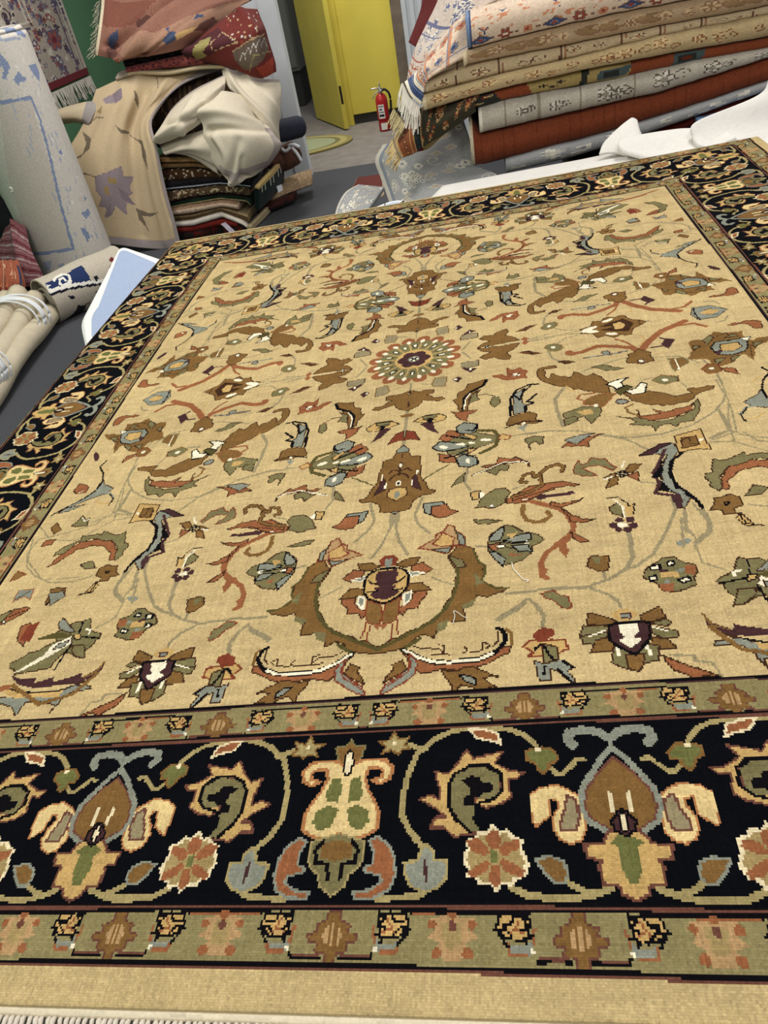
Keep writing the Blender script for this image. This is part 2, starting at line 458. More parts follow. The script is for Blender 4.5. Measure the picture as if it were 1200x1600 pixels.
P b B 2 789 895 801 845 761 843 755 868 764 885 785 871
L k - 3 786 895 784 874 766 849
P r - 0 902 924 866 899 827 902 857 934 880 946
L k - 3 888 931 828 904
P w k 2 870 939 869 942 870 944 873 943 877 941 879 938 880 935 879 933 876 933 872 936
P r - 0 813 988 822 954 801 948 787 974 784 1016
P t - 0 869 495 844 470 842 424 833 441 794 467 806 487 849 505 898 534 853 526 891 549 924 555
L k - 5 939 560 901 526 867 499 846 466 845 424 856 391 882 355 872 328
P t - 0 897 527 897 530 899 531 902 529 905 526 905 523 903 522 900 523
P t - 0 866 501 865 504 867 505 871 503 873 500 874 496 871 495 868 497
P t - 0 841 468 841 471 843 472 846 470 849 467 849 463 847 462 844 464
L t - 7 828 483 795 489 775 514
L k - 4 794 492 775 517 778 543
P r - 0 920 458 915 428 876 449 874 472 904 475
L w - 4 896 470 886 463
L y - 5 824 517 801 534 781 534
L y - 4 859 367 837 386
P b b 2 856 259 865 292 882 237 924 202 939 181 877 193 881 137 840 141 813 121 795 155 747 156 745 202 723 242 769 259 775 300 810 293 842 253
P t k 4 870 226 880 183 866 177 803 179 788 202 794 241 825 254 857 243
P y k 2 858 219 854 193 812 192 806 225 832 236
P w k 2 891 174 865 173 876 195
P p - 0 792 232 792 239 794 242 799 241 805 236 809 229 810 222 807 219 802 220 797 225
L B - 2.5 845 172 842 136 807 152
L B - 2.5 912 205 877 220 867 274
P r - 0 928 137 935 98 902 83 854 95 901 103 912 133
P p - 0 906 301 903 314 904 322 911 321 920 311 928 297 932 284 930 276 923 277 914 287
P g B 2 846 257 817 266 816 290
P g B 2 810 263 783 263 778 295
P g B 2 807 152 802 135 777 159 784 185
P g B 2 766 188 750 178 746 206
P g B 2 912 205 886 205 884 232
P g B 2 865 164 856 144 832 161
P t - 0 890 -10 860 -26 842 -43 794 -53 785 1 796 39 843 39
P y - 0 863 -1 823 -23 804 -3 831 21
L k - 4 820 -48 795 -1 800 43
L k - 3 863 -16 821 -17
L k - 3 849 22 822 13
P w - 0 793 -11 793 -6 797 -4 803 -5 810 -10 813 -16 813 -20 809 -22 803 -21 796 -17
L r - 20 619 173 650 121 692 73 761 34
L r - 10 691 77 740 54 779 55 805 84
L r - 17 619 175 602 142 561 119 518 104 476 124 447 127
P r - 0 454 123 451 131 444 135 437 132 431 125 430 114 433 106 440 102 448 105 453 113
L r - 7 613 146 592 103 570 80
L y - 4 625 138 642 105 636 77
P b B 2 578 221 589 175 617 153 644 181 645 228 613 237
P w p 4 621 224 619 229 614 231 609 229 606 225 605 219 607 214 612 213 617 214 620 219
L p - 7 478 158 522 159 544 162 589 156
L t - 4 478 158 522 159 544 162 589 156
P t p 2 546 152 543 157 537 158 530 156 525 150 523 144 526 139 532 138 540 140 545 146
L p - 6 649 158 684 157 700 132 682 110
P p - 0 677 149 694 117 716 131 690 178
P g - 0 487 216 520 212 566 246 542 249 512 235
P b g 3 677 227 713 232 720 265 698 278 682 297 677 272
L w - 4 694 236 692 287
P b R 2 742 302 763 281 786 293 784 325 752 326
P w - 0 770 307 768 310 765 311 762 310 759 307 759 304 761 300 764 299 768 300 770 303
P r B 2 786 309 813 317 818 349 791 326
P g b 2 622 323 647 304 684 319 680 345 648 351
P w - 0 660 332 657 336 653 337 647 336 644 332 643 328 645 324 650 323 655 324 659 328
L B - 2.5 665 317 683 327 676 346
P b B 2 348 203 357 176 397 175 402 189 367 188 366 220 380 245 388 216 428 254 442 225 471 259 489 248 519 301 517 353 482 343 458 326 413 293 383 273 357 246
P b B 2 546 361 586 362 632 385 661 410 700 405 690 385 705 382 752 385 747 397 714 406 694 430 649 444 598 431 559 404
P b r 2 502 349 530 362 488 414 474 439 482 413 446 383 469 360
P g B 3 396 417 444 398 485 414 478 450 457 477 444 441 429 446 395 472
P y - 0 427 417 463 413 465 437 440 435
P g B 2 396 442 424 437 428 457 396 472
P w - 0 481 403 480 407 476 409 473 408 471 405 470 400 472 396 475 394 478 395 481 398
L r - 6 479 344 445 343 435 360 454 376
L y - 5 432 323 418 305 416 292
P w k 4 512 312 534 300 569 294 549 312 553 332 531 343 529 331
P w k 4 552 355 578 350 595 325 607 335 595 375 564 374
P o k 2 527 347 561 329 571 339 539 371
P t p 4 552 404 548 410 540 412 531 410 525 404 523 397 527 391 534 389 543 391 550 397
P r - 0 565 444 568 474 614 475 600 451 625 468 679 456 698 440 682 473 639 491 582 496 562 475
P g - 0 516 459 547 476 586 497 637 500 684 475 703 432 695 485 675 517 647 518 635 534 624 517 601 520 589 541 583 514 538 503 554 493
L b - 6 563 469 544 450 541 429 559 419
P k - 0 549 703 572 670 581 646 580 679 571 699 561 705
P k - 0 547 753 565 730 565 706 574 728 578 751 562 744
P p - 0 581 764 586 807 596 783 592 758
L k - 6 605 764 616 779 627 805
L k - 5 624 628 603 654 592 689 591 745
P r - 0 377 559 409 533 479 522 439 549 441 568 407 558
P t B 2 388 530 411 519 457 517 412 551
P t - 0 306 272 279 294 279 319 275 390 309 381 310 351 301 343 303 313
L k - 7 346 260 324 255 289 273 272 313 269 392
L k - 7 339 308 312 338 329 347 308 359 307 386
L k - 6 311 271 296 324 281 297
L k - 5 330 258 308 286
P b - 0 332 398 312 387 268 398 258 436 281 432 296 443 346 437 330 426
L k - 4 346 437 316 431 300 426 253 444
P w - 0 294 436 294 439 296 441 299 440 302 438 303 434 303 431 301 429 298 430 296 432
P t - 0 311 443 282 450 296 466
L s - 3 297 462 305 488
P b - 0 143 335 128 291 121 273 132 272 134 239 151 232 160 200 208 190 212 208 190 236 168 271 164 302 160 340
P g - 0 168 263 196 242 185 276 194 291 164 306
L k - 9 212 195 203 223 168 246 151 274 150 331
L w - 3.5 168 253 155 281 152 330
P r - 0 118 332 148 338 187 343 164 357 161 387 144 377
L B - 3 185 268 211 271 234 287
P g B 2 219 322 227 289 243 293 244 326 230 339
P r - 0 91 450 112 417 136 430 145 461 113 468
P r - 0 91 512 130 531 135 558 112 554 96 544
P g - 0 113 466 168 439 235 470 234 494 192 507 150 536 115 521
P t k 4 132 407 152 391 185 407 184 436 161 452 136 432
P t k 4 75 482 93 461 145 481 165 500 130 505 102 506 82 494
P t k 4 135 540 153 530 185 551 187 576 165 585 142 574
L k - 6 108 439 137 455 178 474
L k - 6 109 534 130 530 174 508
P y B 2 154 439 185 463 177 476 153 450
P y B 2 161 509 185 512 161 533
L k - 5 156 428 176 434 182 421
L k - 5 149 526 165 539 182 540
P w - 0 158 489 155 492 149 492 141 490 135 487 132 482 135 479 141 479 149 481 155 484
P w - 0 115 491 112 494 107 495 99 493 93 489 91 485 93 481 99 480 106 482 112 486
P w - 0 222 486 219 489 212 489 203 487 195 483 193 479 196 476 203 475 212 478 219 482
P w - 0 168 559 167 565 165 569 162 568 159 564 158 557 159 551 161 547 164 548 167 553
P w - 0 179 489 177 491 173 492 168 490 164 488 162 484 164 482 168 481 173 483 177 485
L o - 11 188 437 226 448 238 478 229 513 193 535
P y R 3 236 484 246 468 268 482 257 496
P g - 0 125 650 139 621 156 603 152 635
P b B 2 -1 453 13 468 23 505 48 511 52 570 57 608 74 648 90 652 85 663 60 664 39 681 33 708 8 713 -7 721
P t B 2 -2 454 14 470 14 484 -2 483
P w B 3 5 537 4 544 1 547 -2 546 -6 541 -7 535 -7 528 -4 525 0 526 3 531
L B - 5 0 549 0 577
L B - 5 -1 561 19 553 27 565
L B - 5 -2 567 17 578 23 592
P w - 0 -4 596 7 602 7 617 -3 618
P k - 0 -3 603 4 605 4 614 -3 614
P y B 3 -5 625 20 628 23 655 1 673 -5 678
P t - 0 -5 636 7 643 4 663 -5 667
P p B 2 33 591 42 580 47 613 57 646 31 627
L w - 4 42 567 43 588
L w - 4 31 603 32 621
P t B 2 -7 711 9 712 -4 724
P R B 2 3 387 25 398 42 442 19 431 1 432
P b - 0 0 306 22 310 16 322 -1 324
P b B 1.5 -2 184 26 199 67 200 67 219 46 225 102 259 82 267 38 248 26 277 -2 293
P k - 0 5 206 4 209 1 210 -3 209 -6 206 -8 202 -7 200 -3 199 0 200 4 203
P w - 0 1 205 1 207 0 207 -2 207 -3 205 -3 204 -3 202 -2 202 -1 202 1 203
P y k 3 19 351 42 330 84 329 107 348 102 364 73 371 44 362
P g - 0 42 334 84 330 77 347 52 352
P p - 0 38 367 69 366 79 401 90 425 62 403
P k - 0 70 361 69 366 65 368 60 367 56 362 55 356 56 351 60 349 64 350 68 355
L k - 3 43 349 60 344 77 359
P s b 2 61 169 69 135 102 141 100 192 66 185
P p - 0 117 162 133 149 147 163 133 185
P w - 0 131 165 130 168 127 169 125 168 122 165 122 162 122 160 125 159 127 160 130 162
P s B 2 140 74 159 73 194 74 192 104 159 111 141 96
P p - 0 141 103 189 120 168 138
P w - 0 171 120 171 124 169 126 166 126 165 122 164 118 165 114 167 111 169 112 171 116
P b B 1.5 189 1 216 6 262 8 312 8 300 32 272 57 283 78 279 100 250 88 237 71 210 76 196 60 229 34 202 22
P k - 0 225 7 223 11 220 12 216 10 213 7 212 3 213 -1 216 -2 220 0 224 3
P w - 0 221 6 220 7 219 8 217 8 216 6 216 4 216 2 218 2 219 2 220 4
P r - 0 317 13 328 -5 339 13 326 26
P B - 0 300 67 332 64 373 95 340 93
L r - 3 305 68 366 92
P g b 2 377 66 396 46 427 65 422 92 393 92
P w - 0 407 71 406 76 403 77 400 76 398 73 397 68 398 63 401 62 404 63 407 66
L s - 6 387 86 395 134 418 164
P B - 0 404 156 427 155 456 173 425 177
L r - 2 412 160 448 171
P b B 2 483 10 527 -5 579 3 662 -8 645 19 630 27 615 63 588 57 569 69 549 48 525 54 519 31
P B - 0 537 10 579 3 635 -4 610 43 569 28
P y - 0 579 3 608 0 599 22 579 19
P w - 0 534 17 529 21 516 20 502 15 490 7 486 -1 492 -4 504 -3 519 2 530 10
P w - 0 583 51 579 54 571 54 561 50 553 44 550 39 554 35 563 36 573 39 581 45
P b - 0 642 -11 659 -26 665 2 649 16
P r R 2 229 176 252 177 275 195 270 147 283 165 305 157 323 181 319 218 285 216 255 207
P w - 0 302 196 300 200 295 202 289 200 284 195 282 189 284 184 290 183 296 185 301 190
L k - 3 276 181 292 199 304 181
P r B 1.5 193 587 228 586 234 562 265 576 273 568 301 593 279 588 224 592 206 596
P g - 0 202 607 243 589 259 598 253 616 235 611 227 628
L B - 5 173 617 206 602 243 584 279 586 301 597 303 612
L w - 3 174 618 206 602 243 584 279 586 300 597
P g B 2 299 501 321 496 344 504 341 530 330 533 324 519 312 523 309 549 305 528
L r - 15 763 1124 825 1134 866 1147
L r - 9 858 1147 920 1173
L b - 9 570 1104 603 1151 668 1170 754 1119
P g - 0 848 1051 884 1042 916 967 895 915 865 905 888 945 876 1000
P R - 0 773 1003 802 997 804 955 779 946
P t - 0 751 873 778 898 799 860 763 853"""
BANDCELL = """L v - 9 95 27 111 35 105 46 94 79 88 114 89 144 102 170 119 189
L v - 9 113 37 130 21 156 7 183 1
L v - 8 118 36 134 17 159 5 184 1 216 4 246 8 265 18 283 38
L v - 9 126 253 115 259 65 262
L v - 9 237 247 259 258 288 260 318 260 337 256 359 247
L v - 8 308 241 326 251 337 253
L v - 7 299 75 307 85 316 86 331 72 338 63 349 65
P b g 2 -4 6 7 23 24 26 19 44 15 54 -4 61
P W k 2 -4 39 6 50 -4 61 -4 73
P C c 5 -4 70 15 53 31 49 59 52 70 67 67 84 53 92 40 86 55 81 57 70 46 64 33 65 29 80 35 101 48 122 56 140 55 162 44 172 29 177 10 175 -4 167 -4 154
P G - 0 7 83 22 79 28 108 24 119 7 121 6 100
P G - 0 6 132 22 125 40 136 42 152 31 166 14 159
P g v 3 -4 168 20 176 37 181 39 200 36 218 20 230 18 245 -4 261
L k - 6 21 181 30 194 28 211 10 215 9 234 -4 241
P b - 0 -4 178 20 184 23 204 -4 212
P g - 0 6 213 6 241 -4 243
P W - 0 -4 201 -4 205 -4 207 -4 207 -4 205 -4 201 -4 197 -4 194 -4 194 -4 197
P p - 0 -4 159 -4 168 -4 180 -4 180
P r t 4 45 181 57 175 74 188 82 206 85 230 78 251 59 261 33 262 30 254 54 250 68 239 64 230 45 227 42 221 53 215 53 197
P v b 2 68 2 75 17 93 12 86 26 96 35 81 36 76 43 65 35 51 41 57 27 43 18 60 17
P W - 0 73 24 73 26 71 27 69 27 67 26 66 24 67 21 68 20 70 20 72 22
P t v 4 96 213 115 211 118 198 125 188 135 198 138 210 155 212 153 236 143 248 126 254 106 245 99 230
L p - 4 125 210 127 238
P r W 4 184 3 206 5 226 13 232 33 221 27 196 21
P G b 4 267 48 278 43 299 42 312 56 309 66 297 68 299 76 289 84 283 78 279 68 268 62
P W - 0 289 45 288 47 286 49 283 49 281 47 280 45 281 43 283 41 286 42 289 43
P y n 3 196 172 165 178 149 164 130 164 137 148 153 148 136 134 113 120 130 113 142 122 144 112 134 74 152 81 166 66 180 40 190 56 234 46 221 65 244 79 263 81 253 92 239 90 243 120 229 130 207 136 193 127 193 119 213 122 227 110 230 84 216 70 197 67 164 82 157 97 157 135 173 159 191 174
P g - 0 162 82 183 72 206 71 227 84 227 110 218 122 195 122 204 114 218 109 218 99 202 97 190 85 174 95 186 103 187 116 177 118 177 133 191 133 189 153 198 170 185 172 161 138 157 105
L k - 5 185 172 166 152 156 132 156 97 164 81 185 68 214 69 230 82 232 107 220 122 197 129
P k - 0 171 92 185 85 199 88 204 99 218 102 216 112 197 114 191 119 188 131 177 133 177 118 186 116 183 101
P W - 0 215 158 224 170 237 168 243 177 256 182 255 197 262 217 256 233 244 238 239 247 225 244 219 255 211 244 196 244 192 236 180 233 181 223 175 212 177 199 181 194 178 183 191 178 196 169 207 172
P m - 0 216 165 223 175 234 173 240 181 251 185 250 198 256 215 251 230 240 234 237 242 224 239 219 249 212 239 199 239 195 232 184 230 186 221 180 211 182 200 186 196 184 186 195 182 199 174 208 177
P r - 0 209 172 222 170 228 183 222 197 211 194 206 183
P r - 0 180 184 194 180 207 190 211 201 205 205 185 198
P r - 0 225 192 232 186 251 183 252 194 232 205 224 202
P r - 0 182 227 198 215 209 211 212 216 207 227 186 235
P r - 0 222 214 229 209 240 215 255 225 253 236 232 228
P r - 0 211 218 223 217 225 242 218 250 210 240
P G - 0 212 197 222 199 221 216 212 214
P b t 4 269 210 290 206 306 215 309 229 304 240 290 240 279 227
P C c 2 268 118 283 107 306 103 323 112 335 122 338 155 339 169 331 185 316 190 302 182 295 166 298 150 306 136 304 126 294 124 292 150 272 166 268 145
P s n 4 318 119 330 127 332 151 326 171 305 171 306 159 314 139
L t - 14 335 39 328 31 331 18 350 14 371 18 391 33 391 50
L t - 9 391 41 372 61 354 88 340 111 337 137 344 158 362 171 375 174
P b n 3 391 51 391 58 364 85 346 111 341 137 347 155 367 168 391 171
L W - 6 374 118 375 143
P y n 4 391 177 373 168 361 179 357 189 333 191 336 208 352 212 348 219 350 242 368 244 372 255 391 265
P G - 0 391 179 377 179 365 188 375 194 374 219 381 241 391 243
L n - 4 391 185 391 209
P p k 4 391 141 382 143 376 153 371 159 374 171 380 175 391 181
P W k 2 391 150 391 156 391 166 391 170
P k - 0 396 160 395 168 392 174 388 177 384 174 381 168 380 160 381 151 384 145 388 143 392 145 395 151
P W - 0 393 160 392 166 390 171 388 173 386 171 384 166 383 160 384 153 386 148 388 147 390 148 392 153
P k - 0 9 54 8 66 5 75 0 78 -4 75 -8 66 -9 54 -8 42 -5 34 0 30 5 34 8 42
P W - 0 6 54 5 64 3 72 0 74 -3 72 -5 64 -6 54 -5 44 -3 37 0 34 3 37 5 44"""

def spline_basis(u, v, NU=6, NV=7, UH=1.8, VH=2.2):
    def b1(t, n, h):
        s = (np.clip(t, -h, h) + h) / (2 * h) * (n - 3); i = np.minimum(s.astype(int), n - 4); f = s - i
        w = ((1 - f) ** 3 / 6, (3 * f ** 3 - 6 * f ** 2 + 4) / 6, (-3 * f ** 3 + 3 * f ** 2 + 3 * f + 1) / 6, f ** 3 / 6)
        return i, w
    return b1(u, NU, UH), b1(v, NV, VH)
def spline_eval(u, v, C, NV=7):
    (i, wu), (j, wv) = spline_basis(u, v)
    r = 0
    for a in range(4):
        for c in range(4):
            r = r + wu[a] * wv[c] * C[(i + a) * NV + (j + c)]
    return r

def guard_canvas():
    """one half repeat (160 mm) of the sage guard: brown rosette, black edged leaf, pink flower"""
    c = Canvas(-2, -2, 164, 80, 1.0, PAL, 'h')
    c.poly('b', [-6, 8, 8, 8, 10, 20, 24, 26, 20, 34, 34, 38, 32, 46, 20, 48, 22, 58, 8, 60, 6, 72, -6, 72], 'n', 2.5)
    c.poly('x', [-6, 24, 6, 24, 14, 36, 10, 50, -6, 52]); c.line('b', 3, [4, 22, 4, 60])
    c.line('n', 3, [14, 62, 52, 62]); c.line('k', 3.5, [12, 65, 54, 66, 56, 60])
    c.poly('t', [56, 40, 70, 48, 90, 46, 84, 56, 62, 58]); c.line('r', 4, [55, 28, 58, 46]); c.line('r', 4, [66, 58, 88, 58, 90, 46]); c.disc('w', 60, 54, 3)
    c.poly('y', [60, 16, 76, 12, 98, 10, 104, 30, 88, 40, 66, 42], 'k', 3.5)
    for q in ([60, 10, 72, 12, 62, 26, 72, 30], [78, 10, 84, 22, 96, 22], [84, 36, 92, 28, 106, 30], [58, 36, 70, 40, 66, 46], [94, 8, 108, 10], [100, 36, 90, 48]): c.line('k', 4, q)
    c.line('r', 2.5, [74, 18, 84, 34]); c.line('r', 2.5, [68, 34, 80, 28])
    c.line('k', 3, [106, 9, 166, 9]); c.line('r', 2.5, [108, 12, 166, 12])
    c.poly('x', [130, 16, 166, 12, 166, 66, 150, 66, 138, 56, 144, 46, 128, 40, 138, 30]); c.disc('r', 134, 24, 6); c.disc('r', 140, 58, 7); c.poly('m', [146, 22, 166, 20, 166, 56, 150, 50])
    c.disc('n', 160, 26, 5, 7); c.disc('r', 160, 12, 6)
    return c

def dye_plan(du, dv):
    """colour index of the design at design coordinates (metres)"""
    au, av = np.abs(du), np.abs(dv)
    fld = Canvas(-20, -70, 1000, 1260, 1.5, PAL, 'f'); fld.draw(FIELD, jag=4.5, wmin=2.9, edge='B')
    # centre rosette: sixteen petals round a plum eye
    for k in range(16):
        a = (k + .5) * math.pi / 8; ca, sa = math.cos(a), math.sin(a)
        fld.disc('r', 118 * ca, 122 * sa, 26, 22, rot=a)
    fld.disc('g', 0, 0, 112, 116, 40)
    for k in range(16):
        a = (k + .5) * math.pi / 8; ca, sa = math.cos(a), math.sin(a)
        fld.disc('w', 112 * ca, 116 * sa, 11, 7, rot=a); fld.line('y', 4, [50 * ca, 52 * sa, 100 * ca, 104 * sa])
        a2 = k * math.pi / 8; ca, sa = math.cos(a2), math.sin(a2)
        fld.disc('o' if k % 2 else 'k', 82 * ca, 86 * sa, 15, 7, rot=a2)
        fld.disc('w', 84 * ca, 88 * sa, 9, 4, rot=a2)
    fld.disc('y', 0, 0, 58, 60, 24)
    for k in range(6): fld.disc('p', 30 * math.cos(k * math.pi / 3), 30 * math.sin(k * math.pi / 3), 20, 20)
    fld.disc('p', 0, 0, 34, 34, 16); fld.disc('t', 0, 0, 18, 18, 12); fld.disc('k', 0, 0, 12, 12, 8)
    for k in range(4): fld.disc('w', 9 * math.cos(k * math.pi / 2), 9 * math.sin(k * math.pi / 2), 4, 4, 6)
    band = Canvas(-10, -5, 400, 275, 1.0, PAL, 'N'); band.draw(BANDCELL, wmin=2.9)
    grd = guard_canvas()
    idx = np.full(du.shape, fld.ix['f'], np.uint8)
    a, c = au - FU, av - FV
    d = np.maximum(a, c); hor = c >= a
    sel = d < 0; idx[sel] = fld.at(au[sel] * 1000, av[sel] * 1000)
    # guards
    def guard(sel, d0, w, cell, ph, flip, mirror=False):
        s = np.where(hor, du, dv)[sel]; t = (d[sel] - d0) / w * 75
        if flip: t = 75 - t
        if mirror: s = np.abs(s + .0085)
        q = np.abs(((s - ph) / cell) % 2.0); q = np.where(q > 1, 2 - q, q)
        idx[sel] = grd.at(q * 160, t)
    guard((d >= 0) & (d < GD), 0, GD, .155, .265, False, True)
    guard((d >= GD + BAND) & (d < GD + BAND + OG), GD + BAND, OG, .160, -.016, False)
    # black band
    sel = (d >= GD) & (d < GD + BAND)
    near = hor & (dv < 0)
    uu = np.where(near, np.interp(du, [-1.16, -.83, -.43, -.0255, .379, .782, 1.16], np.array([-3, -2, -1, 0, 1, 2, 3]) * .387), du)
    s = np.where(hor, np.abs(uu) / .387, av / .3525 + 1)[sel]
    fr = s % 2.0; fr = np.where(fr > 1, 2 - fr, fr)
    idx[sel] = band.at(fr * 387, (d[sel] - GD) * 1000)
    # plain outer edge and the dark guard lines
    idx[d >= GD + BAND + OG] = fld.ix['e']
    for d0, seq in ((0.0, (('p', -.002, .001), ('k', -.007, -.002))), (GD, (('k', -.009, -.004), ('n', -.004, .001))),
                    (GD + BAND, (('k', -.004, .0), ('n', .0, .0045), ('k', .0045, .008))), (GD + BAND + OG, (('k', -.003, .0025), ('n', .0025, .006)))):
        for k, lo, hi in seq: idx[(d >= d0 + lo) & (d < d0 + hi)] = fld.ix[k]
    return idx, fld.rgb

def build_carpet():
    PU, PV = 0.0031, 0.0032
    U1, V1 = FU + GD + BAND + OG + EDGE, FV + GD + BAND + OG + EDGE
    ul = np.arange(-U1, U1 + PU / 2, PU); vl = np.arange(-V1, V1 + PV / 2, PV)
    nu, nv = len(ul), len(vl)
    Ug, Vg = np.meshgrid(ul, vl)                                   # rows = v
    def place(U, V, dz=0.0):
        z = spline_eval(U, V, HC)
        x, y = U.copy(), V.copy()
        # the left rim folds down over the edge of the pile
        ub, rad = -1.300, 0.035
        s = np.maximum(ub - U, 0); ang = np.minimum(s / rad, math.radians(78))
        rest = np.maximum(s - rad * math.radians(78), 0)
        x = np.where(s > 0, ub - rad * np.sin(ang) - rest * math.cos(math.radians(78)), x)
        z = z - np.where(s > 0, rad * (1 - np.cos(ang)) + rest * math.sin(math.radians(78)), 0)
        # far rim droops slightly
        t = np.maximum(V - (V1 - 0.05), 0); z = z - t * t * 5.0
        return np.stack([x, y, z + dz], -1)
    P = place(Ug, Vg)
    # thickness: skirt round the rim, 11 mm down
    top = P.reshape(-1, 3)
    ring = np.concatenate([np.arange(nu), nu * np.arange(1, nv) + nu - 1, nu * (nv - 1) + np.arange(nu - 2, -1, -1), nu * np.arange(nv - 2, 0, -1)])
    rp = top[ring].copy()
    low = rp.copy(); low[:, 2] -= 0.011
    i, j = np.meshgrid(np.arange(nu - 1), np.arange(nv - 1))
    a = (j * nu + i).ravel()
    quads = np.column_stack([a, a + 1, a + 1 + nu, a + nu])
    n0 = len(top); R = len(ring); k = np.arange(R); k2 = (k + 1) % R
    sk = np.column_stack([ring[k2], ring[k], n0 + k, n0 + k2])
    V = np.vstack([top, low]).astype(np.float32); Q = np.vstack([quads, sk]).astype(np.int32)
    me = bpy.data.meshes.new('persian_carpet')
    me.vertices.add(len(V)); me.vertices.foreach_set('co', V.ravel())
    me.loops.add(Q.size); me.loops.foreach_set('vertex_index', Q.ravel())
    me.polygons.add(len(Q)); me.polygons.foreach_set('loop_start', np.arange(0, Q.size, 4, dtype=np.int32))
    me.update(calc_edges=True)
    me.polygons.foreach_set('use_smooth', np.ones(len(Q), bool))
    # dye per knot
    uc = (ul[:-1] + ul[1:]) / 2; vc = (vl[:-1] + vl[1:]) / 2
    UC, VC = np.meshgrid(uc, vc)
    du = UC + spline_eval(UC, VC, WC[:, 0]); dv = VC + spline_eval(UC, VC, WC[:, 1])
    # the outermost rims keep straight
    idx, rgb = dye_plan(du, dv)
    C = rgb[idx]
    rng = np.random.default_rng(3)
    kn = 1 + rng.normal(0, .075, idx.shape); kn *= 1 + rng.normal(0, .035, (1, idx.shape[1])); kn *= 1 + rng.normal(0, .03, (idx.shape[0], 1))
    # mottled wool: patchy take-up of the dye, streaked along the weft
    def patch(nu_, nv_, a):
        g = rng.normal(0, a, (nv_, nu_)); y = np.linspace(0, nv_ - 1.001, idx.shape[0]); x = np.linspace(0, nu_ - 1.001, idx.shape[1])
        j = y.astype(int); i = x.astype(int); fy = (y - j)[:, None]; fx = (x - i)[None]
        return (g[np.ix_(j, i)] * (1 - fy) + g[np.ix_(j + 1, i)] * fy) * (1 - fx) + (g[np.ix_(j, i + 1)] * (1 - fy) + g[np.ix_(j + 1, i + 1)] * fy) * fx
    kn *= 1 + patch(40, 110, .035) + patch(130, 300, .05)
    # abrash: slow tone drift of the dye lots along the weft
    ab = np.interp(vc, np.linspace(vc[0], vc[-1], 40), rng.normal(1, .035, 40)); kn *= ab[:, None]
    C = np.clip(C * kn[..., None], 0.002, 1)
    full = np.vstack([C.reshape(-1, 3), np.tile(lin((196, 176, 128)), (R, 1))])
    at_ = me.attributes.new('dye', 'FLOAT_COLOR', 'FACE')
    c4 = np.ones((len(full), 4), np.float32); c4[:, :3] = full; at_.data.foreach_set('color', c4.ravel())
    uv = me.uv_layers.new(name='knots')
    vi = np.arange(nu * nv); kuv = np.zeros((len(V), 2), np.float32)
    kuv[:n0, 0] = vi % nu; kuv[:n0, 1] = vi // nu; kuv[n0:] = kuv[ring]
    uv.data.foreach_set('uv', kuv[Q.ravel()].ravel())
    me.materials.append(weave_mat('carpet_wool', knots=True, bump=0.45, sheen=0.0, nscale=330, var=0.10))
    o = bpy.data.objects.new('persian_carpet', me); col.objects.link(o)
    o.matrix_world = Matrix(CARPET_M.tolist())
    tag(o, 'large gold floral carpet with black vine border spread across the foreground', 'carpet')
    return o, place, U1, V1
carpet, carpet_place, CU1, CV1 = build_carpet()

# ------------------------------------------------------------------ mesh helpers for cloth and solids
def box_vf(x0, x1, y0, y1, z0, z1):
    V = [(x0, y0, z0), (x1, y0, z0), (x1, y1, z0), (x0, y1, z0), (x0, y0, z1), (x1, y0, z1), (x1, y1, z1), (x0, y1, z1)]
    return V, [(0, 3, 2, 1), (4, 5, 6, 7), (0, 1, 5, 4), (1, 2, 6, 5), (2, 3, 7, 6), (3, 0, 4, 7)]

def bevel_box(name, x0, x1, y0, y1, z0, z1, m, parent=None, bev=0.006):
    V, Fc = box_vf(x0, x1, y0, y1, z0, z1)
    bm = bmesh.new()
    vs = [bm.verts.new(v) for v in V]
    for f in Fc: bm.faces.new([vs[i] for i in f])
    bmesh.ops.bevel(bm, geom=bm.edges[:], offset=bev, segments=2, affect='EDGES')
    me = bpy.data.meshes.new(name); bm.to_mesh(me); bm.free()
    if m: me.materials.append(m)
    o = bpy.data.objects.new(name, me); col.objects.link(o)
    if parent: o.parent = parent
    return o

def struct(o): o['kind'] = 'structure'; return o

def catmull(P, n):
    """P (k, d) control points -> n points on a Catmull-Rom curve through them"""
    P = np.asarray(P, float); k = len(P)
    if k == 2:
        t = np.linspace(0, 1, n)[:, None]; return P[0] * (1 - t) + P[1] * t
    E = np.vstack([2 * P[0] - P[1], P, 2 * P[-1] - P[-2]])
    s = np.linspace(0, k - 1, n); i = np.minimum(s.astype(int), k - 2); f = (s - i)[:, None]
    a, b, c, d = E[i], E[i + 1], E[i + 2], E[i + 3]
    return 0.5 * (2 * b + (c - a) * f + (2 * a - 5 * b + 4 * c - d) * f ** 2 + (3 * b - a - 3 * c + d) * f ** 3)

def grid_points(rows, nu, nv, q=1.5):
    nu, nv = int(nu * q), int(nv * q)
    rows = [catmull(r, nu) for r in rows]
    A = np.array(rows)
    return np.stack([catmull(A[:, i], nv) for i in range(nu)], 1)      # (nv, nu, 3)

def grid_normals(G):
    du = np.gradient(G, axis=1); dv = np.gradient(G, axis=0)
    n = np.cross(du, dv); return n / (np.linalg.norm(n, axis=2, keepdims=True) + 1e-9)

